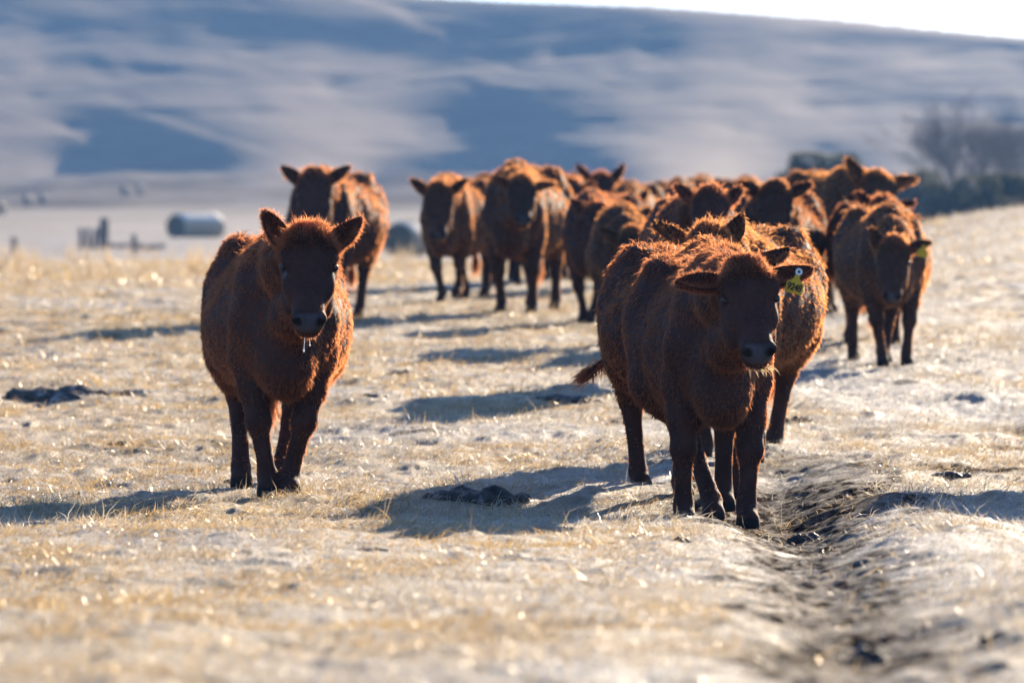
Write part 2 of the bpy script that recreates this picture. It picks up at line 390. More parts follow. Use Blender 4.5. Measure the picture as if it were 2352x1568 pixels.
def build_grass():
    Vs, Ts, Cs = [], [], []; off = 0
    for (d0, d1_, dens, Lm, wm) in [(9.6, 22, 3300, .034, .0024), (22, 34, 2600, .037, .0027), (34, 62, 950, .045, .0045), (62, 120, 90, .09, .012)]:
        hw = math.tan(R(5.9))
        n = int(dens * hw * (d1_ ** 2 - d0 ** 2))
        y = np.sqrt(rng.uniform(d0 ** 2, d1_ ** 2, n)); x = y * rng.uniform(-hw, hw, n)
        cl = fbm(x / .25, y / .4, 101, 3); cl2 = fbm(x / 1.1, y / 2.2, 81, 3)
        keep = rng.uniform(size=n) < np.clip(.62 + 1.1 * cl, .06, 1)
        td = np.abs(trail_d(x, y)); keep &= ~((td < .24 + .18 * sstep(20.5, 23, y) + .25 * cl) & (y < 28.3) & (rng.uniform(size=n) < .93))
        x, y, cl, cl2 = x[keep], y[keep], cl[keep], cl2[keep]; n = len(x)
        z = ground_z(x, y) - .004
        # matted direction field
        th = 6.3 * fbm(x / .5, y / .8, 111, 2) + rng.normal(0, .9, n)
        el = np.clip(rng.normal(.45, .38, n) + .3 * cl, .02, 1.5)
        d1 = np.stack([np.cos(th) * np.cos(el), np.sin(th) * np.cos(el), np.sin(el)], -1)
        d2 = unit(d1 + np.array([0, 0, -.45]) + rng.normal(0, .25, (n, 3)))
        L = Lm * np.exp(rng.normal(0, .38, n)) * (1 + .8 * np.maximum(cl, 0)); w = wm * np.exp(rng.normal(0, .3, n))
        tall = rng.uniform(size=n) < .006; L = np.where(tall, L * 2.4, L); d1[tall, 2] += 1.5; d1 = unit(d1)
        q = rng.uniform(size=(n, 1)); fr = np.clip(.10 + .42 * sstep(-.6, 1.0, x / y * 10) + 1.0 * cl2 + rng.normal(0, .28, n), 0, 1)[:, None]
        straw = np.array([.31, .19, .068]) * (1 - q) + np.array([.60, .435, .20]) * q
        frost = np.array([.51, .50, .47])
        c1 = straw * (1 - fr) + frost * fr; c0 = c1 * .8
        V, T, C = ribbons(np.stack([x, y, z], -1), d1, d2, L, w, c0, c1)
        Vs.append(V); Ts.append(T + off); Cs.append(C); off += len(V)
    me = make_mesh('dry_grass', np.concatenate(Vs), np.concatenate(Ts), cols=np.concatenate(Cs), smooth=False)
    tag(add_obj('dry_grass', me, M_grass), 'short frosted straw coloured grass covering the pasture', 'grass', kind='stuff')
build_grass()

# ------------------------------------------------------------------ implicit surface to mesh (surface nets)
def surface_nets(f, org, h):
    ins = f < 0
    nx, ny, nz = f.shape
    c = np.zeros((nx - 1, ny - 1, nz - 1), np.int8)
    for a in (0, 1):
        for b in (0, 1):
            for d in (0, 1): c += ins[a:nx - 1 + a, b:ny - 1 + b, d:nz - 1 + d]
    act = (c > 0) & (c < 8); I = np.argwhere(act)
    idx = -np.ones(act.shape, np.int64); idx[act] = np.arange(len(I))
    P = np.zeros((len(I), 3)); W = np.zeros(len(I))
    cor = [(a, b, d) for a in (0, 1) for b in (0, 1) for d in (0, 1)]
    for p in cor:
        for ax in range(3):
            if p[ax] == 0:
                q = list(p); q[ax] = 1
                fa = f[I[:, 0] + p[0], I[:, 1] + p[1], I[:, 2] + p[2]]; fb = f[I[:, 0] + q[0], I[:, 1] + q[1], I[:, 2] + q[2]]
                m = (fa < 0) != (fb < 0); t = np.where(m, fa / np.where(m, fa - fb, 1), 0)
                pt = np.array(p, float)[None] + np.zeros((len(I), 3)); pt[:, ax] += t
                P += pt * m[:, None]; W += m
    V = (I + P / W[:, None]) * h + org
    quads = []
    for ax in range(3):
        sl0 = [slice(None)] * 3; sl1 = [slice(None)] * 3; sl0[ax] = slice(0, -1); sl1[ax] = slice(1, None)
        a = ins[tuple(sl0)]; b = ins[tuple(sl1)]; ch = a != b
        E = np.argwhere(ch); u, v = [(1, 2), (2, 0), (0, 1)][ax]
        ok = (E[:, u] > 0) & (E[:, v] > 0) & (E[:, u] < f.shape[u] - 1) & (E[:, v] < f.shape[v] - 1); E = E[ok]
        flip = a[E[:, 0], E[:, 1], E[:, 2]]
        def cell(du, dv):
            e = E.copy(); e[:, u] += du; e[:, v] += dv; return idx[e[:, 0], e[:, 1], e[:, 2]]
        q = np.stack([cell(-1, -1), cell(0, -1), cell(0, 0), cell(-1, 0)], -1)
        q[~flip] = q[~flip][:, ::-1]
        quads.append(q)
    return V, np.concatenate(quads)

def smin(a, b, k):
    h = np.clip(.5 + .5 * (b - a) / k, 0, 1); return b * (1 - h) + a * h - k * h * (1 - h)

def vert_normals(V, T):
    n = np.cross(V[T[:, 1]] - V[T[:, 0]], V[T[:, 2]] - V[T[:, 0]])
    o = np.zeros_like(V)
    for k in range(3):
        for c in range(3): o[:, c] += np.bincount(T[:, k], n[:, c], len(V))
    return unit(o)

def catmull(t, xs, ys):
    """smooth interpolation of a table"""
    xs = np.asarray(xs, float); ys = np.asarray(ys, float)
    m = np.gradient(ys, xs); i = np.clip(np.searchsorted(xs, t) - 1, 0, len(xs) - 2)
    h = xs[i + 1] - xs[i]; u = np.clip((t - xs[i]) / h, 0, 1)
    return (2 * u ** 3 - 3 * u ** 2 + 1) * ys[i] + (u ** 3 - 2 * u ** 2 + u) * h * m[i] + (-2 * u ** 3 + 3 * u ** 2) * ys[i + 1] + (u ** 3 - u ** 2) * h * m[i + 1]

class Field:
    def __init__(s, lo, hi, h):
        s.h = h; s.lo = np.array(lo, float); n = np.ceil((np.array(hi) - s.lo) / h).astype(int) + 1
        s.ax = [s.lo[k] + h * np.arange(n[k]) for k in range(3)]
        s.f = np.full(tuple(n), 1.0, np.float32)
    def box(s, lo, hi):
        sl = []; co = []
        for k in range(3):
            a = max(0, int((lo[k] - s.lo[k]) / s.h) - 1); b = min(len(s.ax[k]), int((hi[k] - s.lo[k]) / s.h) + 3)
            if b <= a + 1: b = a + 2
            sl.append(slice(a, b)); co.append(s.ax[k][a:b])
        X = co[0][:, None, None]; Y = co[1][None, :, None]; Z = co[2][None, None, :]
        return tuple(sl), X, Y, Z
    def cone(s, a, b, ra, rb, k=.03, sub=False):
        a = np.array(a, float); b = np.array(b, float); r = max(ra, rb) + k * 2.5
        sl, X, Y, Z = s.box(np.minimum(a, b) - r, np.maximum(a, b) + r)
        d = b - a; L2 = max(d @ d, 1e-9)
        t = np.clip(((X - a[0]) * d[0] + (Y - a[1]) * d[1] + (Z - a[2]) * d[2]) / L2, 0, 1)
        q = np.sqrt((X - a[0] - d[0] * t) ** 2 + (Y - a[1] - d[1] * t) ** 2 + (Z - a[2] - d[2] * t) ** 2) - (ra + (rb - ra) * t)
        s.f[sl] = -smin(-s.f[sl], q, k) if sub else smin(s.f[sl], q, k)
    def chain(s, pts, rs, k=.03):
        for i in range(len(pts) - 1): s.cone(pts[i], pts[i + 1], rs[i], rs[i + 1], k)
    def ell(s, c, r, k=.03, sub=False, B=None):
        c = np.array(c, float); m = max(r) + k * 2.5
        sl, X, Y, Z = s.box(c - m, c + m)
        x, y, z = X - c[0], Y - c[1], Z - c[2]
        if B is not None:
            x, y, z = (x * B[0][0] + y * B[0][1] + z * B[0][2], x * B[1][0] + y * B[1][1] + z * B[1][2], x * B[2][0] + y * B[2][1] + z * B[2][2])
        q = (np.sqrt((x / r[0]) ** 2 + (y / r[1]) ** 2 + (z / r[2]) ** 2) - 1) * min(r)
        s.f[sl] = -smin(-s.f[sl], q, k) if sub else smin(s.f[sl], q, k)

def pipe(pts, rs, n=8):
    """tapered tube through points; returns V, quads"""
    pts = np.array(pts, float); V = []; m = len(pts)
    for i in range(m):
        t = pts[min(i + 1, m - 1)] - pts[max(i - 1, 0)]; t = t / (np.linalg.norm(t) + 1e-9)
        a = np.array([1., 0, 0]) if abs(t[0]) < .8 else np.array([0, 1., 0])
        u = np.cross(t, a); u /= np.linalg.norm(u); w = np.cross(t, u)
        th = np.arange(n) * 2 * math.pi / n
        V.append(pts[i] + rs[i] * (np.cos(th)[:, None] * u + np.sin(th)[:, None] * w))
    V = np.concatenate(V); k = np.arange(n); Q = []
    for i in range(m - 1): Q.append(np.stack([i * n + k, i * n + (k + 1) % n, (i + 1) * n + (k + 1) % n, (i + 1) * n + k], -1))
    return V, np.concatenate(Q)

# ------------------------------------------------------------------ cattle
def fore_leg(s, sx, fy, lift, fx, bend):
    """points of a front leg: s=-1/+1 side"""
    x0 = s * .150
    foot = np.array([s * .125 + fx, -.45 + fy, lift])
    sh = np.array([x0, -.46, .80]); el = np.array([x0 * 1.0, -.37, .64])
    fet = foot + np.array([0, .035 + bend * .12, .09]); 
    knee = (el * .47 + fet * .53) + np.array([0, -.045 - bend * .14, 0]); knee[0] = x0 * .5 + foot[0] * .5 + s * .004
    return [sh, el, knee, fet, foot]

def hind_leg(s, fy, lift, fx, bend):
    x0 = s * .17
    foot = np.array([s * .14 + fx, .52 + fy, lift])
    hip = np.array([x0, .50, .88]); st = np.array([x0 * 1.12, .40 + fy * .25, .63])
    fet = foot + np.array([0, .04 + bend * .1, .09])
    hock = np.array([x0 * .5 + foot[0] * .5, .66 + fy * .62, .43 + lift * .6])
    return [hip, st, hock, fet, foot]

EARN = 12
def ear_mesh(base, d, nrm, L, W):
    """cupped leaf-like ear; d = towards the tip, nrm = the hollow side"""
    d = d / np.linalg.norm(d); nrm = nrm - d * (nrm @ d); nrm /= np.linalg.norm(nrm); s = np.cross(d, nrm)
    m = 13; n = 9; V = []
    for side in (0, 1):
        for i in range(m):
            t = i / (m - 1)
            hw = W * .5 * (math.sin(math.pi * min(1, (t * .93 + .07)) ** .82) ** .75) * (1 - .15 * t) + .003
            for j in range(n):
                a = (j / (n - 1) - .5) * 2
                cup = .42 * W * (a * a) * (1 - .3 * t) - .30 * W * (1 - t) * .5
                th = (.011 * (1 - a * a) * (1 - t * .6) + .002) * (1 if side == 0 else -1)
                V.append(base + d * (L * t) + s * (a * hw) + nrm * (cup - .0 + th) - nrm * .015 + d * 0)
    V = np.array(V); Q = []
    o = m * n
    for i in range(m - 1):
        for j in range(n - 1):
            a = i * n + j
            Q.append((a, a + 1, a + n + 1, a + n)); Q.append((o + a, o + a + n, o + a + n + 1, o + a + 1))
        for j in (0, n - 1):
            a = i * n + j; q = (a, a + n, o + a + n, o + a); Q.append(q if j == 0 else q[::-1])
    return V, np.array(Q)

def build_cow(label, px, D, yaw, H, poll, face=(72, 0, 0), feet=None, ears=((-1, .25), (1, .25)), hd=.50, res=.02, nf=14000, fl=1.0,
              fw=.006, width=1.0, eyes=False, tagged=None, tail=None, tone=(1, 1, 1), extra=None, hs=1.0, earL=.18, earW=.10, py=None, poll_hair=1.0, tl=.12, pale=0.0):
    """px, D: where its front feet stand; yaw degrees, + turns the rear to the picture's left; H scale;
       poll: pixel of the top of the head; face: pitch below horizontal, yaw to the right, roll"""
    yw = R(yaw); rot = np.array([[math.cos(yw), -math.sin(yw), 0], [math.sin(yw), math.cos(yw), 0], [0, 0, 1.]])
    fr = ray(px, 800, D); fr[2] = float(ground_z(fr[0], fr[1], False))
    org = fr + rot @ np.array([0, .45 * H, 0]); org[2] = float(ground_z(org[0], org[1], False)) * .5 + fr[2] * .5 - .012
    toL = lambda p: (rot.T @ (np.array(p) - org)) / H
    pw = ray(poll[0], poll[1], D - hd); pl = toL(pw)
    p, fy, rl = [R(a) for a in (face[0] - 15, face[1], face[2])]; VL = .88
    v = np.array([math.sin(fy) * math.cos(p), -math.cos(fy) * math.cos(p), -math.sin(p)])
    w = np.array([math.sin(fy) * math.sin(p), -math.cos(fy) * math.sin(p), math.cos(p)])
    u = np.array([math.cos(fy), math.sin(fy), 0.])
    u, v = u * math.cos(rl) + v * math.sin(rl), v * math.cos(rl) - u * math.sin(rl)
    u, v, w = [rot.T @ a for a in (u, v, w)]
    hsz = hs / H
    pl = pl - v * (-.035 * hsz)      # the very top sits a little above the poll point
    def hp(a, b, c): return pl + (u * a + v * (b * VL) + w * c) * hsz
    B = (u, v, w)
    feet = feet or {}
    lg = {'fl': (0, 0, 0, 0), 'fr': (0, 0, 0, 0), 'hl': (0, 0, 0, 0), 'hr': (0, 0, 0, 0)}; lg.update(feet)
    f = Field((-.62, min(-1.35, pl[1] - .35), -.04), (.62, 1.0, max(1.42, pl[2] + .25)), res / H)
    # torso
    ys = [-.80, -.72, -.62, -.45, -.22, .05, .32, .52, .68, .76, .82]
    top = [.86, .98, 1.09, 1.185, 1.175, 1.145, 1.15, 1.17, 1.135, 1.05, .95]
    bot = [.68, .58, .52, .475, .46, .445, .475, .55, .66, .76, .85]
    hw = np.array([.03, .10, .155, .21, .275, .338, .342, .285, .215, .15, .03]) * width
    sl, X, Y, Z = f.box((-.62, -.95, .2), (.62, .95, 1.35))
    yy = Y.ravel(); tp = catmull(yy, ys, top)[None, :, None]; bt = catmull(yy, ys, bot)[None, :, None]; hh = np.maximum(catmull(yy, ys, hw), .02)[None, :, None]
    zc = (tp * .46 + bt * .54); up = np.maximum(tp - zc, .02); dn = np.maximum(zc - bt, .02)
    tz = (Z - zc); rz = np.where(tz > 0, tz / up, tz / dn)
    xe = np.abs(X) / hh * (1 + .42 * np.clip(tz / up, 0, 1) ** 1.5)
    e = (np.maximum(xe, 1e-4) ** 2.1 + np.abs(rz) ** 2.1) ** (1 / 2.1)
    q = (e - 1) * np.minimum(np.minimum(hh, up), dn) + np.maximum(0, np.abs(Y - .01) - .80) * 1.0
    f.f[sl] = np.minimum(f.f[sl], q)
    # shoulders, brisket, hips, rump
    for s in (-1, 1):
        f.ell((s * .145 * width, -.47, .86), (.085, .15, .25), .06); f.ell((s * .18, .50, .90), (.12, .22, .24), .07)
        f.ell((s * .17, .42, 1.12), (.06, .09, .05), .05)
    f.ell((0, -.66, .62), (.12, .13, .16), .07); f.ell((0, -.38, 1.15), (.07, .18, .07), .06)
    f.ell((0, .22, .47), (.13, .14, .05), .05)
    # neck
    n2 = hp(0, .06, -.085); n2b = hp(0, .20, -.12)
    mid = (np.array([0, -.46, .98]) * .5 + n2 * .5) + np.array([0, 0, .015])
    f.chain([(0, -.40, .97), mid, n2], [.19, .14, .092], .06)
    mid2 = np.array([0, -.60, .78]) * .55 + n2b * .45 + np.array([0, .02, -.02])
    f.chain([(0, -.55, .76), mid2, n2b], [.155, .10, .068], .05)
    f.chain([(0, -.42, 1.08), mid + np.array([0, .02, .08]), n2 + w * .02], [.10, .09, .07], .05)
    # head profile
    vs = [-.05, 0, .07, .15, .23, .31, .38, .43, .47, .50]
    hw_ = [.05, .090, .116, .119, .099, .078, .067, .071, .064, .03]
    ft = [.02, .045, .062, .060, .045, .036, .034, .036, .030, .00]       # face (dorsal) line
    jw = [-.06, -.11, -.15, -.175, -.165, -.125, -.095, -.085, -.075, -.04]      # jaw line
    hb = np.array([hp(a, b, c) for a in (-.16, .16) for b in (-.10, .54) for c in (-.24, .12)])
    sl, X, Y, Z = f.box(hb.min(0), hb.max(0))
    dx, dy, dz = X - pl[0], Y - pl[1], Z - pl[2]
    U = (dx * u[0] + dy * u[1] + dz * u[2]) / hsz; Vv = (dx * v[0] + dy * v[1] + dz * v[2]) / hsz / VL; Wv = (dx * w[0] + dy * w[1] + dz * w[2]) / hsz
    vc = np.clip(Vv, -.05, .50); hwv = np.maximum(catmull(vc, vs, hw_), .02); t_ = catmull(vc, vs, ft); j_ = catmull(vc, vs, jw)
    c_ = t_ * .5 + j_ * .5; hhv = np.maximum((t_ - j_) * .5, .02)
    rw = (Wv - c_) / hhv
    sq = np.abs(U) / hwv * (1 + .30 * np.clip(-rw, 0, 1) * sstep(.40, .25, Vv) * .8)
    e = (sq ** 2.5 + np.abs(rw) ** 2.5) ** (1 / 2.5)
    q = ((e - 1) * np.minimum(hwv, hhv) + np.maximum(0, np.abs(Vv - .225) - .275)) * hsz
    f.f[sl] = smin(f.f[sl], q, .025)
    for s in (-1, 1):
        f.ell(hp(s * .095, .135, .028), np.array((.030, .045, .022)) * hsz, .02, B=B)      # brow
        f.ell(hp(s * .075, .25, -.02), np.array((.035, .07, .03)) * hsz, .02, B=B)          # cheek ridge
        f.ell(hp(s * .078, .25, -.11), np.array((.03, .10, .05)) * hsz, .03, B=B)            # jaw
        f.ell(hp(s * .112, .172, .0), np.array((.018, .028, .018)) * hsz, .012, sub=True, B=B)
        f.ell(hp(s * .048, .462, .012), np.array((.030, .028, .030)) * hsz, .012, B=B)       # nostril wing
        f.ell(hp(s * .046, .487, .022), np.array((.013, .018, .016)) * hsz, .008, sub=True, B=B)
    f.ell(hp(0, -.02, -.01), np.array((.075, .05, .06)) * hsz, .03, B=B)                    # poll
    f.ell(hp(0, .455, -.075), np.array((.055, .045, .026)) * hsz, .015, B=B)                # lower lip
    # legs
    for key, s in (('fl', -1), ('fr', 1)):
        dy_, li, dx_, be = lg[key]; P = fore_leg(s, 0, dy_, li, dx_, be)
        f.chain([P[0], P[1], P[1] * .5 + P[2] * .5, P[2]], [.10, .088, .064, .056], .05)
        f.chain([P[2], P[2] * .55 + P[3] * .45, P[3]], [.053, .037, .045], .02)
        f.ell(P[2] + [0, -.01, 0], (.059, .056, .062), .02)
        f.cone(P[3], P[4] + [0, -.03, .035], .046, .050, .02); f.cone(P[4] + [0, -.035, .035], P[4] + [0, -.04, .016], .052, .056, .012)
    for key, s in (('hl', -1), ('hr', 1)):
        dy_, li, dx_, be = lg[key]; P = hind_leg(s, dy_, li, dx_, be)
        f.chain([P[0], P[1]], [.17, .14], .07); f.chain([P[1], P[1] * .45 + P[2] * .55, P[2]], [.135, .085, .058], .05)
        f.chain([P[2] + [0, .01, .03], P[2], P[2] * .55 + P[3] * .45, P[3]], [.052, .060, .039, .045], .02)
        f.cone(P[3], P[4] + [0, -.03, .035], .046, .050, .02); f.cone(P[4] + [0, -.035, .035], P[4] + [0, -.04, .016], .052, .056, .012)
    # tail head
    f.chain([(0, .72, 1.10), (0, .83, 1.0), (0, .86, .85)], [.05, .035, .028], .03)
    if extra: extra(f)
    sl0 = f.f; sl0[:, :, 0] = 1; sl0[:, :, -1] = 1; sl0[0] = 1; sl0[-1] = 1; sl0[:, 0] = 1; sl0[:, -1] = 1
    V, Q = surface_nets(f.f, f.lo, f.h)
    V[:, 2] = np.maximum(V[:, 2], 0.0)
    # light smoothing
    ed = np.concatenate([Q[:, [0, 1]], Q[:, [1, 2]], Q[:, [2, 3]], Q[:, [3, 0]]]); ed = np.concatenate([ed, ed[:, ::-1]])
    cnt = np.bincount(ed[:, 0], minlength=len(V))[:, None]
    for _ in range(2):
        av = np.stack([np.bincount(ed[:, 0], V[ed[:, 1], c], len(V)) for c in range(3)], -1) / cnt
        V = V * .5 + av * .5
    T = np.concatenate([Q[:, [0, 1, 2]], Q[:, [0, 2, 3]]])
    nb = len(V)
    hv = (V - pl) @ np.stack([u, v / VL, w], 1) / hsz
    # lumps of the winter coat
    n0 = vert_normals(V, T)
    lump = fbm(V[:, 0] * 9 + V[:, 1] * 7, V[:, 2] * 6 - V[:, 1] * 3, int(px), 3)
    V = V + n0 * (lump * .012 * sstep(.45, .7, V[:, 2]) * (hv[:, 1] < -.05))[:, None]
    kind = np.zeros(nb)                     # 1 ear
    for ei, (es, k) in enumerate(zip((-1, 1), ears)):
        ed_ = (u * k[0] + (-v) * k[1] + w * (k[2] if len(k) > 2 else -.05)); b0 = hp(es * .088, .035, -.045)
        ev, eq = ear_mesh(b0, ed_, (w * .9 - v * .2 - ed_ * 0), earL * hsz, earW * hsz)
        eq = eq + len(V); T = np.concatenate([T, eq[:, [0, 1, 2]], eq[:, [0, 2, 3]]]); V = np.concatenate([V, ev]); kind = np.concatenate([kind, np.ones(len(ev))])
        if ei == 1: ear_r = (b0, ed_ / np.linalg.norm(ed_))
    if tail is None: tail = [(0, .86, .86), (0, .87, .6), (0, .85, .38)]
    tv, tq = pipe([tail[0], (np.array(tail[0]) + tail[1]) / 2, tail[1], tail[2]], [.03, .022, .018, .02], 7)
    tq = tq + len(V); T = np.concatenate([T, tq[:, [0, 1, 2]], tq[:, [0, 2, 3]]]); V = np.concatenate([V, tv]); kind = np.concatenate([kind, np.full(len(tv), 2)])
    nrm = vert_normals(V, T)
    hv = (V - pl) @ np.stack([u, v / VL, w], 1) / hsz
    ishead = (hv[:, 1] > -.06) & (np.abs(hv[:, 0]) < .17) & (hv[:, 2] > -.25) & (V[:, 1] < -.55) & (kind != 1)
    muz = ishead & (hv[:, 1] > .435) & (hv[:, 2] > -.06)
    # colours
    tr_ = np.random.default_rng(int(px)); tone = tuple(np.array([1, 1, 1]) * tr_.uniform(.82, 1.18) * np.array([1, tr_.uniform(.92, 1.06), tr_.uniform(.9, 1.1)]))
    tn = np.array(tone); base = np.array([.062, .028, .019]) * tn
    C = np.tile(base, (len(V), 1))
    legk = sstep(.55, .25, V[:, 2])[:, None] * (kind != 1)[:, None]
    C = C * (1 - legk * .1)
    C = np.where((V[:, 2] < .05)[:, None], np.array([.018, .015, .014]), C)
    mz = (sstep(.445, .465, hv[:, 1]) * sstep(-.06, -.035, hv[:, 2]) * sstep(.066, .05, np.abs(hv[:, 0])) * ishead)[:, None]
    C = C * (1 - mz) + np.array([.075, .066, .074]) * mz
    er = (sstep(.040, .018, np.hypot(hv[:, 1] - .178, hv[:, 2] - .0)) * (np.abs(hv[:, 0]) > .07) * ishead)[:, None]
    C = C * (1 - er * .75) + np.array([.012, .009, .008]) * er * .75
    ep = (sstep(.024, .010, np.hypot(hv[:, 1] - .212, (hv[:, 2] - .002) * 1.4)) * (hv[:, 0] < -.07) * ishead * pale)[:, None]
    C = C * (1 - ep) + np.array([.17, .15, .155]) * ep
    no = (sstep(.024, .014, np.hypot(np.abs(hv[:, 0]) - .046, hv[:, 2] - .012)) * (hv[:, 1] > .45) * ishead)[:, None]
    C = C * (1 - no) + np.array([.006, .005, .005]) * no
    C = np.where((kind == 1)[:, None], base * .8, C)
    # fur
    A = np.linalg.norm(np.cross(V[T[:, 1]] - V[T[:, 0]], V[T[:, 2]] - V[T[:, 0]]), axis=1)
    ctr = V[T].mean(1); hc = (ctr - pl) @ np.stack([u, v / VL, w], 1) / hsz
    wgt = A * np.where(ctr[:, 2] < .10, .15, 1) * np.where(muz[T[:, 0]], .0, 1)
    wgt = wgt * np.where((hc[:, 1] > -.1) & (hc[:, 1] < .1) & ishead[T[:, 0]], 2.2, 1.0) * np.where(kind[T[:, 0]] == 1, 2.2, 1)
    pick = rng.choice(len(T), nf, p=wgt / wgt.sum())
    r1 = np.sqrt(rng.uniform(size=nf)); r2 = rng.uniform(size=nf)
    a0, a1, a2 = (1 - r1)[:, None], (r1 * (1 - r2))[:, None], (r1 * r2)[:, None]
    tt = T[pick]; Pn = V[tt[:, 0]] * a0 + V[tt[:, 1]] * a1 + V[tt[:, 2]] * a2
    Nn = unit(nrm[tt[:, 0]] * a0 + nrm[tt[:, 1]] * a1 + nrm[tt[:, 2]] * a2)
    kk = kind[tt[:, 0]]; hh_ = (Pn - pl) @ np.stack([u, v / VL, w], 1) / hsz; hd_ = ishead[tt[:, 0]]
    flow = np.tile(np.array([0, .55, -.75]), (nf, 1))
    flow[hd_] = (v * .8 - w * .1)
    pol = (hd_ & (hh_[:, 2] > -.08)) * sstep(.13, .0, hh_[:, 1])
    flow = flow * (1 - pol[:, None]) + (w * .35 + v * .25) * pol[:, None]
    earm = kk == 1
    L = np.full(nf, .017) + .014 * sstep(.15, .8, Nn[:, 2])
    L = L * (1 + .35 * sstep(1.0, 1.15, Pn[:, 2])) * (1 + .4 * sstep(.62, .5, Pn[:, 2]) * (Pn[:, 2] > .42))
    L = np.where(Pn[:, 2] < .45, .013, L); L = np.where(Pn[:, 2] < .2, .010, L)
    L = np.where(hd_, .009 + .030 * sstep(.17, .02, hh_[:, 1]) * poll_hair * .42, L)
    L = np.where(earm, .020, L); L = np.where(kk == 2, .05, L)
    eflow = flow.copy(); flow[earm] = 0; flow[kk == 2] = (0, .1, -1)
    clump = np.stack([fbm(Pn[:, 0] * 28 + Pn[:, 1] * 22, Pn[:, 2] * 26 - Pn[:, 1] * 9, 300 + k, 2) for k in range(3)], -1)
    out_ = .20 + .40 * pol[:, None] + .40 * sstep(.15, .8, Nn[:, 2])[:, None]
    d1 = unit(Nn * out_ + flow * .62 + clump * .5 + rng.normal(0, .16, (nf, 3)))
    d2 = unit(d1 + flow * .7 + rng.normal(0, .16, (nf, 3)) - Nn * .15)
    L = L * fl * np.exp(rng.normal(0, .3, nf)) * (1 + .4 * clump[:, 1])
    wd = fw * (.7 + .6 * rng.uniform(size=nf)); wd = np.where(hd_ | earm, wd * .7, wd)
    shade = (.75 + .5 * rng.uniform(size=nf))[:, None] * (1 + .5 * clump[:, :1])
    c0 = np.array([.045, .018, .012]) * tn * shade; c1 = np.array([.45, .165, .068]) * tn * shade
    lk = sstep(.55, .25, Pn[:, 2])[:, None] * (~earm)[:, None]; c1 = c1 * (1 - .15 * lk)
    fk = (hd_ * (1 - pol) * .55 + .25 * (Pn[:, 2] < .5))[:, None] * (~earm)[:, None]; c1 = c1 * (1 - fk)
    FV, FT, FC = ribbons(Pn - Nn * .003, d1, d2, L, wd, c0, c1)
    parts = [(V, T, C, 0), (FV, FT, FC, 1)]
    # tail switch
    nt_ = 260; b = np.tile(np.array(tail[2], float), (nt_, 1)) + rng.normal(0, .014, (nt_, 3)); td_ = np.array(tail[2], float) - np.array(tail[1], float); td_ /= np.linalg.norm(td_)
    dd = unit(td_ + rng.normal(0, .16, (nt_, 3))); SV, ST, SCc = ribbons(b, dd, unit(dd + rng.normal(0, .2, (nt_, 3)) + [0, 0, -.1]), tl * np.exp(rng.normal(0, .25, nt_)), np.full(nt_, fw * .8), np.tile([.2, .07, .035], (nt_, 1)), np.tile([.34, .13, .06], (nt_, 1)))
    parts.append((SV, ST, SCc, 1))
    VV, TT, CC, MI = [], [], [], []; off = 0
    for a, b_, c, mi in parts:
        VV.append(a * H); TT.append(b_ + off); CC.append(c); MI.append(np.full(len(b_), mi)); off += len(a)
    me = make_mesh('body', np.concatenate(VV), np.concatenate(TT), np.concatenate(MI), np.concatenate(CC))
    grp = 'red brown cattle walking towards the camera'
    if eyes or tagged:
        root = bpy.data.objects.new('cow', None); COL.objects.link(root); root.location = org; root.rotation_euler = (0, 0, yw); root.empty_display_size = .2
        tag(root, label, 'cow', grp)
        add_obj('body', me, [M_skin, M_fur], root)
    else:
        me.name = 'cow'; root = add_obj('cow', me, [M_skin, M_fur], None, org, yw); tag(root, label, 'cow', grp)
    if eyes:
        for s in (-1, 1):
            import bmesh
            bm = bmesh.new(); bmesh.ops.create_uvsphere(bm, u_segments=18, v_segments=12, radius=.017 * hs)
            # upper lid ridge and lower rim are shaped into the ball's shell
            for vv in bm.verts:
                vv.co.y *= .8
            e_ = bpy.data.meshes.new('eye'); bm.to_mesh(e_); bm.free()
            for pg in e_.polygons: pg.use_smooth = True
            add_obj('eye', e_, M_eye, root, Vector(hp(s * .104, .172, .004) * H))
    if tagged:
        # plate hanging from the ear on the picture's right
        b0, ed_ = ear_r; at = b0 + ed_ * (earL * hsz * .66) + (w * .012) * hsz
        wl = rot.T @ np.array([0, -1., 0]); ux = rot.T @ np.array([1., 0, 0]); uz = np.array([0, 0, 1.])
        ang = R(tagged.get('ang', -14)); ax = ux * math.cos(ang) + uz * math.sin(ang); az = -ux * math.sin(ang) + uz * math.cos(ang)
        s = tagged.get('s', 1.0) / H
        at = at + wl * .055 * s
        def pt(a, b, c): return (at + (ax * a + az * b + wl * c) * s) * H
        out = [(-.008, .0), (.008, .0), (.012, -.022), (.019, -.031), (.035, -.040), (.037, -.080), (.032, -.085), (-.032, -.085), (-.037, -.080), (-.035, -.040), (-.019, -.031), (-.012, -.022)]
        n = len(out); VV = [pt(a, b, .002) for a, b in out] + [pt(a, b, -.002) for a, b in out]
        bmf = [list(range(n)), list(range(2 * n - 1, n - 1, -1))] + [[(i + 1) % n, i, n + i, n + (i + 1) % n] for i in range(n)]
        me_ = bpy.data.meshes.new('ear_tag'); me_.from_pydata([tuple(q_) for q_ in VV], [], bmf); me_.update()
        tg = add_obj('ear_tag', me_, M_tag, root)
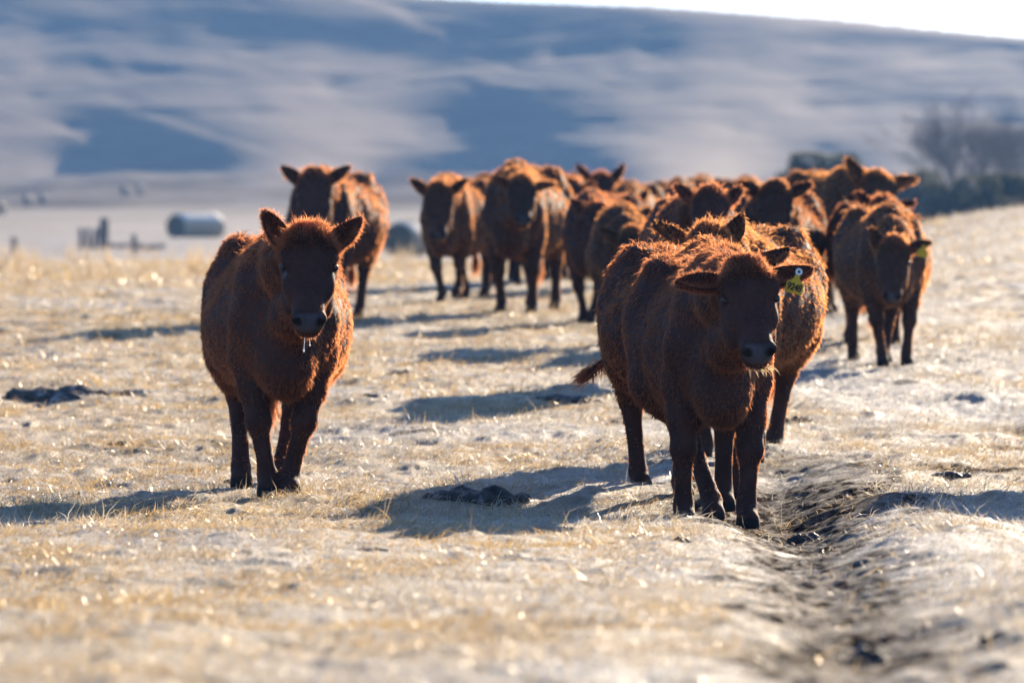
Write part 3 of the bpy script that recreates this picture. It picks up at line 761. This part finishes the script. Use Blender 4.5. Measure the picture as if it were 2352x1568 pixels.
        if tagged.get('num'):
            th = np.arange(20) * 2 * math.pi / 20; cc = pt(0, .004, .006)
            VV = []; 
            for rr, zz in ((.0055, .004), (.0055, .009), (.0145, .009), (.0145, .004)):
                VV += [tuple((at + (ax * math.cos(t) * rr + az * (math.sin(t) * rr + .006) + wl * zz) * s) * H) for t in th]
            fcs = [[k * 20 + i, k * 20 + (i + 1) % 20, ((k + 1) % 4) * 20 + (i + 1) % 20, ((k + 1) % 4) * 20 + i] for k in range(4) for i in range(20)]
            mb = bpy.data.meshes.new('tag_button'); mb.from_pydata(VV, [], fcs); mb.update(); add_obj('tag_button', mb, M_button, tg)
            tc = bpy.data.curves.new('digits', 'FONT'); tc.body = tagged['num']; tc.size = .040; tc.align_x = 'CENTER'; tc.align_y = 'CENTER'; tc.extrude = .0006; tc.offset = .0010; tc.space_character = .92
            to = bpy.data.objects.new('digits', tc); COL.objects.link(to)
            dg = bpy.context.evaluated_depsgraph_get(); tm = bpy.data.meshes.new_from_object(to.evaluated_get(dg)); COL.objects.unlink(to); bpy.data.objects.remove(to)
            for vv in tm.vertices:
                a, b, c = vv.co; a2 = a * 1.0 + b * .08; vv.co = pt(a2 * .80, b * 1.0 - .060, .0035 + c)
            tm.materials.clear(); tm.name = 'tag_number'
            add_obj('tag_number', tm, M_ink, tg)
    return root, (pl * H, u, v * VL, w, hsz * H, org, rot)

W_ = dict
# A and B: the two nearest animals
A, hA = build_cow('shaggy red brown yearling walking alone at left, drool hanging from its chin', 652, 26.0, 5, 1.0, (710, 528), (70, 5, 2),
    feet={'fl': (-.02, 0, .05, 0), 'fr': (-.03, 0, -.10, .15), 'hl': (-.30, 0, -.03, 0), 'hr': (.0, 0, -.10, 0)},
    ears=((-.55, .95, .05), (.75, .85, .05)), hd=.75, res=.0135, nf=210000, fl=1.1, fw=.0030, eyes=True, hs=1.08, earL=.20, earW=.10, width=1.0, poll_hair=1.6, pale=1.0)
Bc, hB = build_cow('front most red brown cow at right wearing a yellow ear tag numbered 9248', 1650, 23.7, 4, .94, (1710, 604), (66, 6, -2),
    feet={'fl': (.06, 0, -.02, 0), 'fr': (-.04, 0, .0, 0), 'hl': (-.55, 0, .16, 0), 'hr': (.10, 0, .0, 0)},
    ears=((-1, -.02, .05), (1, .22, .05)), hd=.75, res=.0135, nf=210000, fl=1.0, fw=.0030, eyes=True, hs=1.0, earL=.20, earW=.105, width=.85,
    tagged=W_(num='9248', s=1.0, ang=-16), poll_hair=1.1)
Cc, hC = build_cow('cow close behind the yellow tagged one, only its two ears and back showing', 1640, 25.5, 11, .97, (1662, 583), (60, 3, 0),
    feet={'hl': (-.1, 0, -.02, 0), 'fl': (.1, 0, 0, 0), 'hr': (.1, 0, -.04, 0)}, ears=((-1, .35, .0), (.8, .55, 0)), hd=.50, res=.016, nf=65000, fl=1.1, fw=.0048, width=1.10, hs=1.12, earL=.22,
    tail=[(0, .86, .90), (-.20, .93, .62), (-.30, .92, .55)], tl=.09)
Dc, hD = build_cow('third cow in line behind the yellow tagged one, its ears tall and upright', 1672, 28.4, -12, .99, (1628, 527), (62, 8, 2),
    feet={'fr': (.1, 0, 0, 0), 'hr': (-.1, 0, -.05, 0)}, ears=((-.75, .6, 0), (.45, 1.0, .05)), hd=.60, res=.017, nf=55000, fl=1.15, fw=.005, width=1.08, hs=1.05, earL=.21)

def off_frame():
    return build_cow('cow standing just outside the right edge whose shadow crosses the worn trail', 2790, 26.2, 4, 1.0, (2800, 560), (66, 0, 0), res=.023, nf=20000, fw=.008)
off_frame()
def far_cow(*a, **k):
    k.setdefault('res', .023); k.setdefault('nf', 32000); k.setdefault('fw', .009); k.setdefault('fl', 1.15)
    return build_cow(*a, **k)
far_cow('cow whose dark forehead and ears rise just behind the woolly backs nearest the camera', 1585, 36.5, -3, 1.02, (1632, 438), (60, 4, 4), ears=((-.7, .7, .1), (.75, .9, .1)), width=1.05, hs=1.05)
far_cow('cow facing the camera with a pale lit edge, behind the nearest group', 1772, 43.5, -8, 1.0, (1780, 422), (76, 0, 0), ears=((-.8, .45, .1), (.85, .40, .1)), eyes=True, hs=1.15, feet={'fl': (-.1, 0, 0, 0), 'hr': (.15, 0, 0, 0)})
far_cow('tall cow at the right with its head turned right and ear held out', 1952, 49.3, 14, 1.07, (2010, 400), (58, 22, 4), ears=((-.35, 1, .1), (1, .22, .1)), eyes=True, hs=1.25, earL=.24, earW=.13, feet={'fl': (.0, 0, -.08, 0), 'hl': (-.25, 0, 0, 0)}, width=.95)
far_cow('cow half hidden between the tall right hand cow and the tagged one before it', 2022, 43.3, 4, .92, (2028, 457), (66, 8, 2), ears=((-.6, .8, .1), (.95, .35, .1)), hs=1.0, feet={'fl': (.1, 0, -.12, 0), 'hl': (-.2, 0, .0, 0)})
far_cow('cow walking at far right with its head low and a small yellow ear tag', 2048, 39.4, 2, .93, (2055, 548), (78, -4, 2), ears=((-.45, .8, .1), (.9, .3, .1)), eyes=True, tagged=W_(num=None, s=1.0, ang=-10), hs=.98, hd=.7,
        feet={'fl': (.04, 0, .06, 0), 'fr': (-.06, 0, -.02, 0), 'hl': (.05, 0, -.05, 0), 'hr': (-.3, 0, -.12, 0)}, width=1.04)
far_cow('large cow standing right behind the shaggy yearling at left', 738, 49, -9, 1.09, (722, 393), (76, -3, -3), ears=((-.6, .55, .1), (.7, .45, .1)), eyes=True, hs=1.30, hd=.7, nf=28000, width=1.16,
        feet={'hr': (-.1, 0, 0, 0)})
far_cow('cow mid stride beside the big bale, its right side rim lit', 1025, 54.0, -12, 1.0, (1008, 422), (78, 0, 0), ears=((-.6, .5, .1), (.6, .5, .1)), eyes=True, hs=1.2, hd=.7,
        feet={'fl': (.0, 0, .08, 0), 'fr': (.35, .06, -.10, .5), 'hl': (-.2, 0, .15, 0), 'hr': (.2, .03, -.02, .2)}, width=.98)
far_cow('cow stepping forward in the middle of the herd, its humped back above its head', 1180, 50.6, -9, 1.12, (1198, 408), (62, 2, 0), ears=((-.7, .5, .1), (.95, .1, .1)), eyes=True, hs=1.1, hd=.75, nf=24000,
        feet={'fl': (.15, 0, .0, 0), 'fr': (-.05, 0, .03, 0), 'hl': (.1, .05, .12, .3), 'hr': (-.1, 0, .06, 0)})
far_cow('cow looking out from between the two striding cows left of centre', 1160, 59.5, 4, 1.0, (1140, 432), (66, -3, 0), ears=((-.8, .6, .1), (.8, .5, .1)), hs=1.15)
far_cow('cow whose hind quarters and legs show right of the striding middle cow', 1265, 60.5, -6, 1.0, (1312, 415), (60, 4, 0), ears=((-.8, .4, .1), (.9, .3, .1)), hs=1.05, feet={'fr': (.15, 0, 0, 0)})
far_cow('cow with both ears pricked up, standing tallest at the back of the herd', 1385, 62.5, 0, 1.0, (1380, 402), (64, 0, 0), ears=((-.55, .9, .1), (.55, .9, .1)), hs=1.25, earL=.24)
far_cow('cow with lowered dark face left of the nearest group, two dark legs showing', 1355, 48.6, -14, .94, (1372, 470), (72, -4, 0), ears=((-.7, .75, .1), (.8, .5, .1)), hs=1.1, feet={'fl': (.05, 0, .05, 0), 'fr': (-.05, 0, -.10, 0)})
far_cow('cow with a curled ear squeezed against the left side of the nearest group', 1425, 43.0, -6, .90, (1452, 528), (70, 4, 0), ears=((-.8, .45, .1), (.8, .5, .1)), hs=1.05, feet={'fl': (0, 0, -.02, 0)})
far_cow('cow seen only as a lit back and ear tip behind the pricked ear cow', 1445, 58.0, -8, .92, (1448, 446), (60, 10, 0), ears=((-.5, .8, .1), (.6, .8, .1)), hs=1.0, nf=14000)
far_cow('far cow with one ear stretched to the left over the backs of the herd', 1560, 66.0, 3, 1.0, (1545, 436), (62, -12, 0), ears=((-1, .35, .1), (.9, .4, .1)), hs=1.2, nf=12000)
far_cow('farthest cow, its small reddish head above the curled ear cow', 1612, 70.0, -4, 1.08, (1610, 418), (62, 4, 0), ears=((-.95, .4, .1), (.9, .4, .1)), hs=1.25, nf=12000)
far_cow('cow showing only the crown of its head left of the pale edged cow', 1715, 66.0, 2, 1.0, (1722, 418), (62, -6, 0), ears=((-.8, .3, .1), (.9, .3, .1)), hs=1.15, nf=12000)

# drool under the left animal's chin; dry grass in the tagged cow's mouth
def head_pt(h, a, b, c): return h[0] + (h[1] * a + h[2] * b + h[3] * c) * h[4]
Vd = []; Qd = []; off = 0
for (sx, ln) in ((-.012, .075), (.006, .05), (.018, .018)):
    p0 = head_pt(hA, sx, .485, -.075); pts = [p0 + np.array([sx * .4 * t, 0, -ln * t]) for t in (0, .3, .6, .85, .93, 1, 1.06)]
    V_, Q_ = pipe(pts, [.0018, .0012, .001, .0012, .0035, .004, .001], 8); Vd.append(V_); Qd.append(Q_ + off); off += len(V_)
add_obj('drool', make_mesh('drool', np.concatenate(Vd), np.concatenate(Qd)), M_drool, A)
nb_ = 46; b0 = np.stack([head_pt(hB, rng.uniform(-.045, .07), .49 + rng.normal(0, .004), -.082 + rng.normal(0, .008)) for _ in range(nb_)])
dd = unit(rng.normal(0, .6, (nb_, 3)) + np.array([.25, -.5, -.55])); V_, T_, C_ = ribbons(b0, dd, unit(dd + [.1, 0, -.6]), rng.uniform(.015, .05, nb_), np.full(nb_, .0035), np.tile([.55, .38, .18], (nb_, 1)), np.tile([.8, .6, .35], (nb_, 1)))
add_obj('grass_in_mouth', make_mesh('grass_in_mouth', V_, T_, cols=C_, smooth=False), M_grass, Bc)

# ------------------------------------------------------------------ clods and mounds
def clod(name, label, cat, px, py, wpx, hpx, seed, lumps=6, group='dark clods lying on the frosty grass'):
    g = hit(px, py); s = g[1] / F; wd = wpx * s; ht = hpx * s
    f = Field((-wd * .7, -wd * .6, -ht * .4), (wd * .7, wd * .6, ht * 1.6), max(wd / 34, .004))
    r = np.random.default_rng(seed)
    for k in range(lumps):
        t = (k + .5) / lumps * 2 - 1; x = t * wd * .36 + r.normal(0, wd * .04); y = r.normal(0, wd * .10); rr = wd * r.uniform(.09, .18) * (1.15 - abs(t) * .5)
        f.ell((x, y, 0), (rr * 1.3, rr, ht * r.uniform(.55, 1.0) * (1.05 - .4 * abs(t))), wd * .02)
    V, Q = surface_nets(f.f, f.lo, f.h)
    T = np.concatenate([Q[:, [0, 1, 2]], Q[:, [0, 2, 3]]]); n = vert_normals(V, T)
    V = V + n * (ht * .30 * fbm(V[:, 0] / wd * 14 + V[:, 2] / ht * 2, V[:, 1] / wd * 14 + seed, seed, 3))[:, None]
    g[2] = float(ground_z(g[0], g[1])) - ht * .10
    o = add_obj(name, make_mesh(name, V, Q), M_soil if name != 'soil_mound' else M_mound, None, g)
    return tag(o, label, cat, group)
clod('soil_mound', 'broad low mound of dark soil at the left edge of the pasture', 'mound', 128, 918, 330, 44, 1, 8)
clod('soil_mound', 'small dark spur of soil beside the broad mound at left', 'mound', 300, 908, 150, 20, 2, 5)
clod('soil_mound', 'broken frost tipped soil mound right of the shaggy yearling', 'mound', 915, 862, 105, 24, 3, 5)
clod('dung_pat', 'long frost edged dark pat lying in the shadow between the two nearest animals', 'dung', 1100, 1156, 270, 40, 4, 11)
clod('dung_pat', 'small dark clod in open grass low at left', 'dung', 272, 1030, 56, 17, 5, 4)
clod('dung_pat', 'dark clod beside the hind hoof of the shaggy yearling', 'dung', 540, 1110, 72, 14, 6, 5)
clod('dung_pat', 'dark crust at the top of the shadow left of the tail tassel', 'dung', 1290, 922, 230, 22, 7, 9)
clod('dung_pat', 'dark pat right behind the legs of the tagged cow', 'dung', 1828, 968, 95, 22, 8, 5)
clod('dung_pat', 'round dark pat just below the front hooves of the tagged cow', 'dung', 1562, 1254, 62, 20, 9, 4)
clod('dung_pat', 'dark pat on the trail bed right of the tagged cow', 'dung', 1852, 1244, 90, 22, 10, 5)
clod('dung_pat', 'largest dark pat near the bottom right of the pasture', 'dung', 1985, 1532, 160, 52, 11, 7)
clod('dung_pat', 'long dark pat at the lower right edge', 'dung', 2300, 1480, 130, 32, 12, 6)
clod('dung_pat', 'flat brown pat low in the middle foreground', 'dung', 1402, 1256, 52, 9, 13, 4)
clod('dung_pat', 'thin dark pat in the grass below the shaggy yearling', 'dung', 850, 1270, 90, 8, 14, 6)
clod('dung_pat', 'small dark pat in the shadow at the right edge', 'dung', 2160, 1150, 60, 16, 15, 4)
clod('dung_pat', 'small dark clod at the end of the shadow left of the yearling', 'dung', 250, 782, 34, 10, 16, 3)
clod('dung_pat', 'thin dark crust left of the frosted mound middle ground', 'dung', 860, 920, 74, 12, 17, 5)
clod('dung_pat', 'little dark clod among frosted grass between trail shadows', 'dung', 1410, 978, 50, 12, 18, 4)
clod('dung_pat', 'dark clod strip on the right hand bank', 'dung', 2180, 1090, 130, 14, 19, 7)

# ------------------------------------------------------------------ bales
def bale_mat():
    m, nt, out = mat('hay_bale')
    v = objco(nt, (1, 6, 1)); n = noise(nt, 6, 6, .65, v); b = pbsdf(nt, rough=.95, spec=.08)
    c = ramp(nt, n, [(.3, (.26, .20, .12)), (.7, (.60, .50, .34))])
    ge = N(nt, 'ShaderNodeNewGeometry'); sp = N(nt, 'ShaderNodeSeparateXYZ'); nt.links.new(ge.outputs['Normal'], sp.inputs[0])
    mr = N(nt, 'ShaderNodeMapRange'); nt.links.new(sp.outputs[2], mr.inputs[0]); mr.inputs[1].default_value = .15; mr.inputs[2].default_value = .7
    nt.links.new(mixc(nt, mr.outputs[0], c, (.80, .74, .62)), b.inputs['Base Color']); bump(nt, n, .8, .05, b)
    nt.links.new(b.outputs[0], out.inputs[0]); return m
M_bale = bale_mat(); M_straw = plain_mat('packed_straw', [(.3, (.05, .04, .025)), (.7, (.16, .12, .07))], 9, .95, .05, .8, .03)
def bale(label, px, py, D, rad, ln, yaw):
    p = ray(px, py, D); n = 48; V = []; prof = [(-.5, .0), (-.5, .5), (-.5, .93), (-.48, .985), (-.3, 1.0), (-.15, .99), (0, 1.0), (.15, .99), (.3, 1.0), (.48, .985), (.5, .93), (.5, .5), (.5, 0)]
    r = np.random.default_rng(int(px))
    for a, q in prof:
        th = np.arange(n) * 2 * math.pi / n; rr = rad * q * (1 + .015 * np.sin(th * 3 + a * 4) + r.normal(0, .006, n))
        zz = np.maximum(np.sin(th) * rr, -rad * .90)
        V.append(np.stack([np.cos(th) * rr, np.full(n, a * ln), zz], -1))
    V = np.concatenate(V); k = np.arange(n); Q = [np.stack([i * n + k, i * n + (k + 1) % n, (i + 1) * n + (k + 1) % n, (i + 1) * n + k], -1) for i in range(len(prof) - 1)]
    gz = float(ground_z(p[0], p[1])); root = bpy.data.objects.new('hay_bale', None); COL.objects.link(root); root.location = (p[0], p[1], gz + rad * .86); root.rotation_euler = (0, 0, R(yaw))
    tag(root, label, 'hay bale', 'round hay bales beyond the herd')
    add_obj('bale_roll', make_mesh('bale_roll', V, np.concatenate(Q)), M_bale, root)
    th = np.arange(n) * 2 * math.pi / n; rings = [np.stack([np.cos(th) * rad * q, np.full(n, -.5 * ln - .03 - .03 * math.sin(q * 20)), np.maximum(np.sin(th) * rad * q, -rad * .9)], -1) for q in (.02, .2, .4, .6, .8, .9)]
    add_obj('bale_end', make_mesh('bale_end', np.concatenate(rings), np.concatenate([np.stack([i * n + k, (i + 1) * n + k, (i + 1) * n + (k + 1) % n, i * n + (k + 1) % n], -1) for i in range(5)])), M_straw, root)
    for k_ in (-.3, -.1, .1, .3):                      # twine wraps
        th = np.arange(41) * 2 * math.pi / 40; pts = np.stack([np.cos(th) * rad * 1.008, np.full(41, k_ * ln), np.maximum(np.sin(th) * rad * 1.008, -rad * .9)], -1)
        tv, tq = pipe(pts, [.018] * 41, 5); add_obj('twine', make_mesh('twine', tv, tq), M_wood, root)
    return root
bale('round bale with frosted white top standing on the valley floor at left', 450, 520, 372, .86, 4.2, -36)
bale('large dark bale with pale top half hidden behind the middle herd', 935, 560, 262, .86, 2.2, -20)

# ------------------------------------------------------------------ fence posts, gate
def post(label, px, D, h, r=.07, name='fence_post', cat='post', lean=0, group='weathered fence posts left of the herd'):
    p = ray(px, 560, D); z = float(ground_z(p[0], p[1])); pts = [(0, 0, -.3), (lean * .3, 0, h * .4), (lean * .7, .01, h * .8), (lean, 0, h), (lean, 0, h + .01)]
    V_, Q_ = pipe(pts, [r, r * .96, r * .9, r * .86, r * .2], 10)
    return tag(add_obj(name, make_mesh(name, V_, Q_), M_wood, None, (p[0], p[1], z)), label, cat, group)
post('leaning grey post alone near the left edge', 32, 250, 1.1, .15)
post('short grey post right of the post cluster', 308, 255, 1.05, .14)
post('thick dark post, tallest of the cluster left of the frosted bale', 238, 300, 1.6, .28, lean=.05)
post('thin post at the left end of the cluster', 188, 300, 1.1, .15, lean=-.05)
post('thin post second from the left in the cluster', 203, 302, 1.1, .15)
post('slanting post in the middle of the cluster', 216, 299, 1.1, .15, lean=.18)
post('thin far pole at the foot of the shaded hill', 490, 860, 1.9, .09)
def log(label, px0, px1, D, r):
    a = ray(px0, 545, D); b = ray(px1, 545, D); za = float(ground_z(a[0], a[1])); o = np.array([a[0], a[1], za]); L = b[0] - a[0]
    V_, Q_ = pipe([(L * t, .2 * math.sin(t * 5), r * .8 + .04 * math.sin(t * 9)) for t in np.linspace(0, 1, 9)], [r * (1 + .3 * math.sin(i * 1.7)) for i in range(9)], 9)
    return tag(add_obj('fallen_log', make_mesh('fallen_log', V_, Q_), M_wood, None, o), label, 'log', 'dark logs between cluster and bale')
log('low dark log from the post cluster to the right', 245, 300, 304, .12)
log('low dark log just left of the frosted bale', 312, 378, 300, .14)

# far animals grazing on the valley floor
for (px_, D_, lb) in ((62, 640, 'tiny dark animal at the left edge of the far valley floor'), (98, 655, 'tiny dark animal second from the left on the far valley floor'),
                      (286, 700, 'tiny dark animal third from the left on the far valley floor'), (322, 705, 'tiny dark animal right most on the far valley floor'), (2, 520, 'tiny dark animal cut by the left picture edge')):
    p = ray(px_, 450, D_); z = float(ground_z(p[0], p[1])); s = 1 if px_ % 4 else -1
    f = Field((-1.3, -.5, -.05), (1.3, .5, 1.7), .07)
    f.cone((-.6, 0, .95), (.55, 0, .98), .36, .33, .05); f.cone((.55 * s, 0, 1.1), (1.0 * s, 0, .75), .2, .13, .06); f.cone((1.0 * s, 0, .75), (1.12 * s, 0, .48), .13, .08, .03)
    for lx in (-.62, .52):
        for ly in (-.17, .17): f.cone((lx, ly, .8), (lx + .05, ly, .0), .12, .07, .05)
    V_, Q_ = surface_nets(f.f, f.lo, f.h)
    cc = np.tile([.05, .03, .025], (len(V_), 1)); tag(add_obj('grazing_cow', make_mesh('grazing_cow', V_, Q_, cols=cc), M_skin, None, (p[0], p[1], z), R(62 + 8 * px_ % 40)), lb, 'cow', 'dark animals far off on the valley floor')

# ------------------------------------------------------------------ trees and shrubs
def bare_tree(label, px, D, H, spread, seed, stems=3):
    r = random.Random(seed); p = ray(px, 500, D); z = float(ground_z(p[0], p[1])) - .1
    TV, TQ, CV, CQ = [], [], [], []; offs = [0, 0]
    def seg(a, b, ra, rb, lvl):
        k = 0 if lvl < 2 else 1
        m = (a + b) / 2 + np.array([r.gauss(0, 1), r.gauss(0, 1), r.gauss(0, .5)]) * np.linalg.norm(b - a) * .05
        V_, Q_ = pipe([a, m, b], [ra, (ra + rb) / 2, rb], 7 if k == 0 else 3)
        (TV if k == 0 else CV).append(V_); (TQ if k == 0 else CQ).append(Q_ + offs[k]); offs[k] += len(V_)
    def grow(a, d, L, rad, lvl):
        b = a + d * L; seg(a, b, rad, rad * .62, lvl)
        if lvl >= 6: return
        for c in range(3 if lvl < 5 else 4):
            t = r.uniform(.45, 1.0); q = a + d * L * t
            nd = d + np.array([r.gauss(0, .5) * spread, r.gauss(0, .5) * spread, r.gauss(.12, .3)]); nd /= np.linalg.norm(nd)
            grow(q, nd, L * r.uniform(.6, .82), rad * .55, lvl + 1)
    for s in range(stems):
        d = np.array([r.gauss(0, .35), r.gauss(0, .35), 1.]); d /= np.linalg.norm(d)
        grow(np.array([r.gauss(0, .3), r.gauss(0, .3), 0]), d, H * .27, .16, 0)
    root = bpy.data.objects.new('bare_tree', None); COL.objects.link(root); root.location = (p[0], p[1], z); tag(root, label, 'tree', 'leafless trees at right')
    add_obj('trunk', make_mesh('trunk', np.concatenate(TV), np.concatenate(TQ)), M_bark, root)
    add_obj('crown', make_mesh('crown', np.concatenate(CV), np.concatenate(CQ)), M_bark, root)
bare_tree('bare grey tree with a rounded crown of fine twigs behind the right hand slope', 2225, 395, 14, 1.0, 5, 7)
bare_tree('bare grey tree cut by the right picture edge', 2350, 410, 12.5, 1.0, 9, 6)

def shrub(label, px, pyt, D, wpx, seed, col=(.085, .085, .05)):
    r = np.random.default_rng(seed); p = ray(px, 500, D); z = float(ground_z(p[0], p[1])); top = ray(px, pyt, D)[2] - z; wd = wpx * D / F
    n = 9000; cen = []; 
    for k in range(26): cen.append((r.uniform(-.42, .42) * wd, r.uniform(-.3, .3) * wd, top * r.uniform(.15, .95)))
    cen = np.array(cen); lim = 1 - (np.abs(cen[:, 0]) / (wd * .5)) ** 2; cen[:, 2] *= np.clip(lim + .35, .3, 1)
    k = r.integers(0, len(cen), n); rad = wd * .15 * (.6 + .8 * r.uniform(size=len(cen)))
    d = unit(r.normal(size=(n, 3))); b = cen[k] + d * (rad[k] * r.uniform(.35, 1, n) ** .5)[:, None]; b[:, 2] = np.clip(b[:, 2], 0, top)
    cl = (.6 + .8 * r.uniform(size=len(cen)))[k][:, None]; c = np.array(col) * cl * (.7 + .6 * r.uniform(size=(n, 1)))
    V_, T_, C_ = ribbons(b, d, unit(d + r.normal(0, .4, (n, 3))), np.full(n, wd * .05), np.full(n, wd * .034), c, c * 1.2)
    root = bpy.data.objects.new('shrub', None); COL.objects.link(root); root.location = (p[0], p[1], z); tag(root, label, 'shrub', 'dark shrubs at right beyond the herd')
    add_obj('crown', make_mesh('crown', V_, T_, cols=C_, smooth=False), M_leaf, root)
    SV, SQ = [], []; off = 0
    for q in cen[::2]:
        v_, q_ = pipe([(q[0] * .2, q[1] * .2, -.1), (q[0] * .6, q[1] * .6, q[2] * .5), tuple(q)], [.07, .05, .02], 6); SV.append(v_); SQ.append(q_ + off); off += len(v_)
    add_obj('trunk', make_mesh('trunk', np.concatenate(SV), np.concatenate(SQ)), M_bark, root)
shrub('dome shaped dark shrub between the pale edged cow and the tall right hand cow', 1893, 358, 280, 215, 1)
shrub('low dark shrub left of the tagged far right cow ears', 2110, 398, 285, 170, 2)
shrub('wide dark shrub below the bare tree', 2210, 412, 270, 210, 3)
shrub('dark shrub at the right edge above the grassy slope', 2320, 405, 275, 190, 4)
shrub('low shrub behind the heads of the tall right hand cow', 2010, 400, 290, 120, 5)

# ------------------------------------------------------------------ dry weeds on the left flat
n = 150; yv = rng.uniform(75, 270, n); xv = yv * (rng.uniform(-40, 950, n) - CX) / F
zv = ground_z(xv, yv); b = np.stack([xv, yv, zv], -1); Vs, Ts, Cs = [], [], []; off = 0
for i in range(n):
    k = 14; bb = np.tile(b[i], (k, 1)); d = unit(np.array([0, 0, 1.]) + rng.normal(0, .28, (k, 3))); V_, T_, C_ = ribbons(bb, d, unit(d + rng.normal(0, .2, (k, 3))), rng.uniform(.15, .55, k), np.full(k, .012), np.tile([.36, .25, .13], (k, 1)), np.tile([.55, .42, .25], (k, 1)))
    Vs.append(V_); Ts.append(T_ + off); Cs.append(C_); off += len(V_)
tag(add_obj('dry_weeds', make_mesh('dry_weeds', np.concatenate(Vs), np.concatenate(Ts), cols=np.concatenate(Cs), smooth=False), M_grass), 'scattered tan weed stalks on the flat left of the herd', 'weeds', kind='stuff')

# ------------------------------------------------------------------ haze
HAZE = 0.00017
def build_haze():
    x0, x1, y0, y1, z0, z1 = -5200, 5200, -1300, 5200, -320, 260
    V = np.array([(x, y, z) for x in (x0, x1) for y in (y0, y1) for z in (z0, z1)], float)
    Fc = np.array([(0, 1, 3, 2), (4, 6, 7, 5), (0, 4, 5, 1), (2, 3, 7, 6), (0, 2, 6, 4), (1, 5, 7, 3)])
    m, nt, out = mat('haze'); v = N(nt, 'ShaderNodeVolumePrincipled')
    v.inputs['Color'].default_value = (.22, .48, 1.0, 1); v.inputs['Density'].default_value = HAZE; v.inputs['Anisotropy'].default_value = .25
    nt.links.new(v.outputs[0], out.inputs['Volume'])
    tag(add_obj('haze', make_mesh('haze', V, Fc, smooth=False), m), 'thin blue haze over the valley', 'haze', kind='stuff')
if HAZE: build_haze()
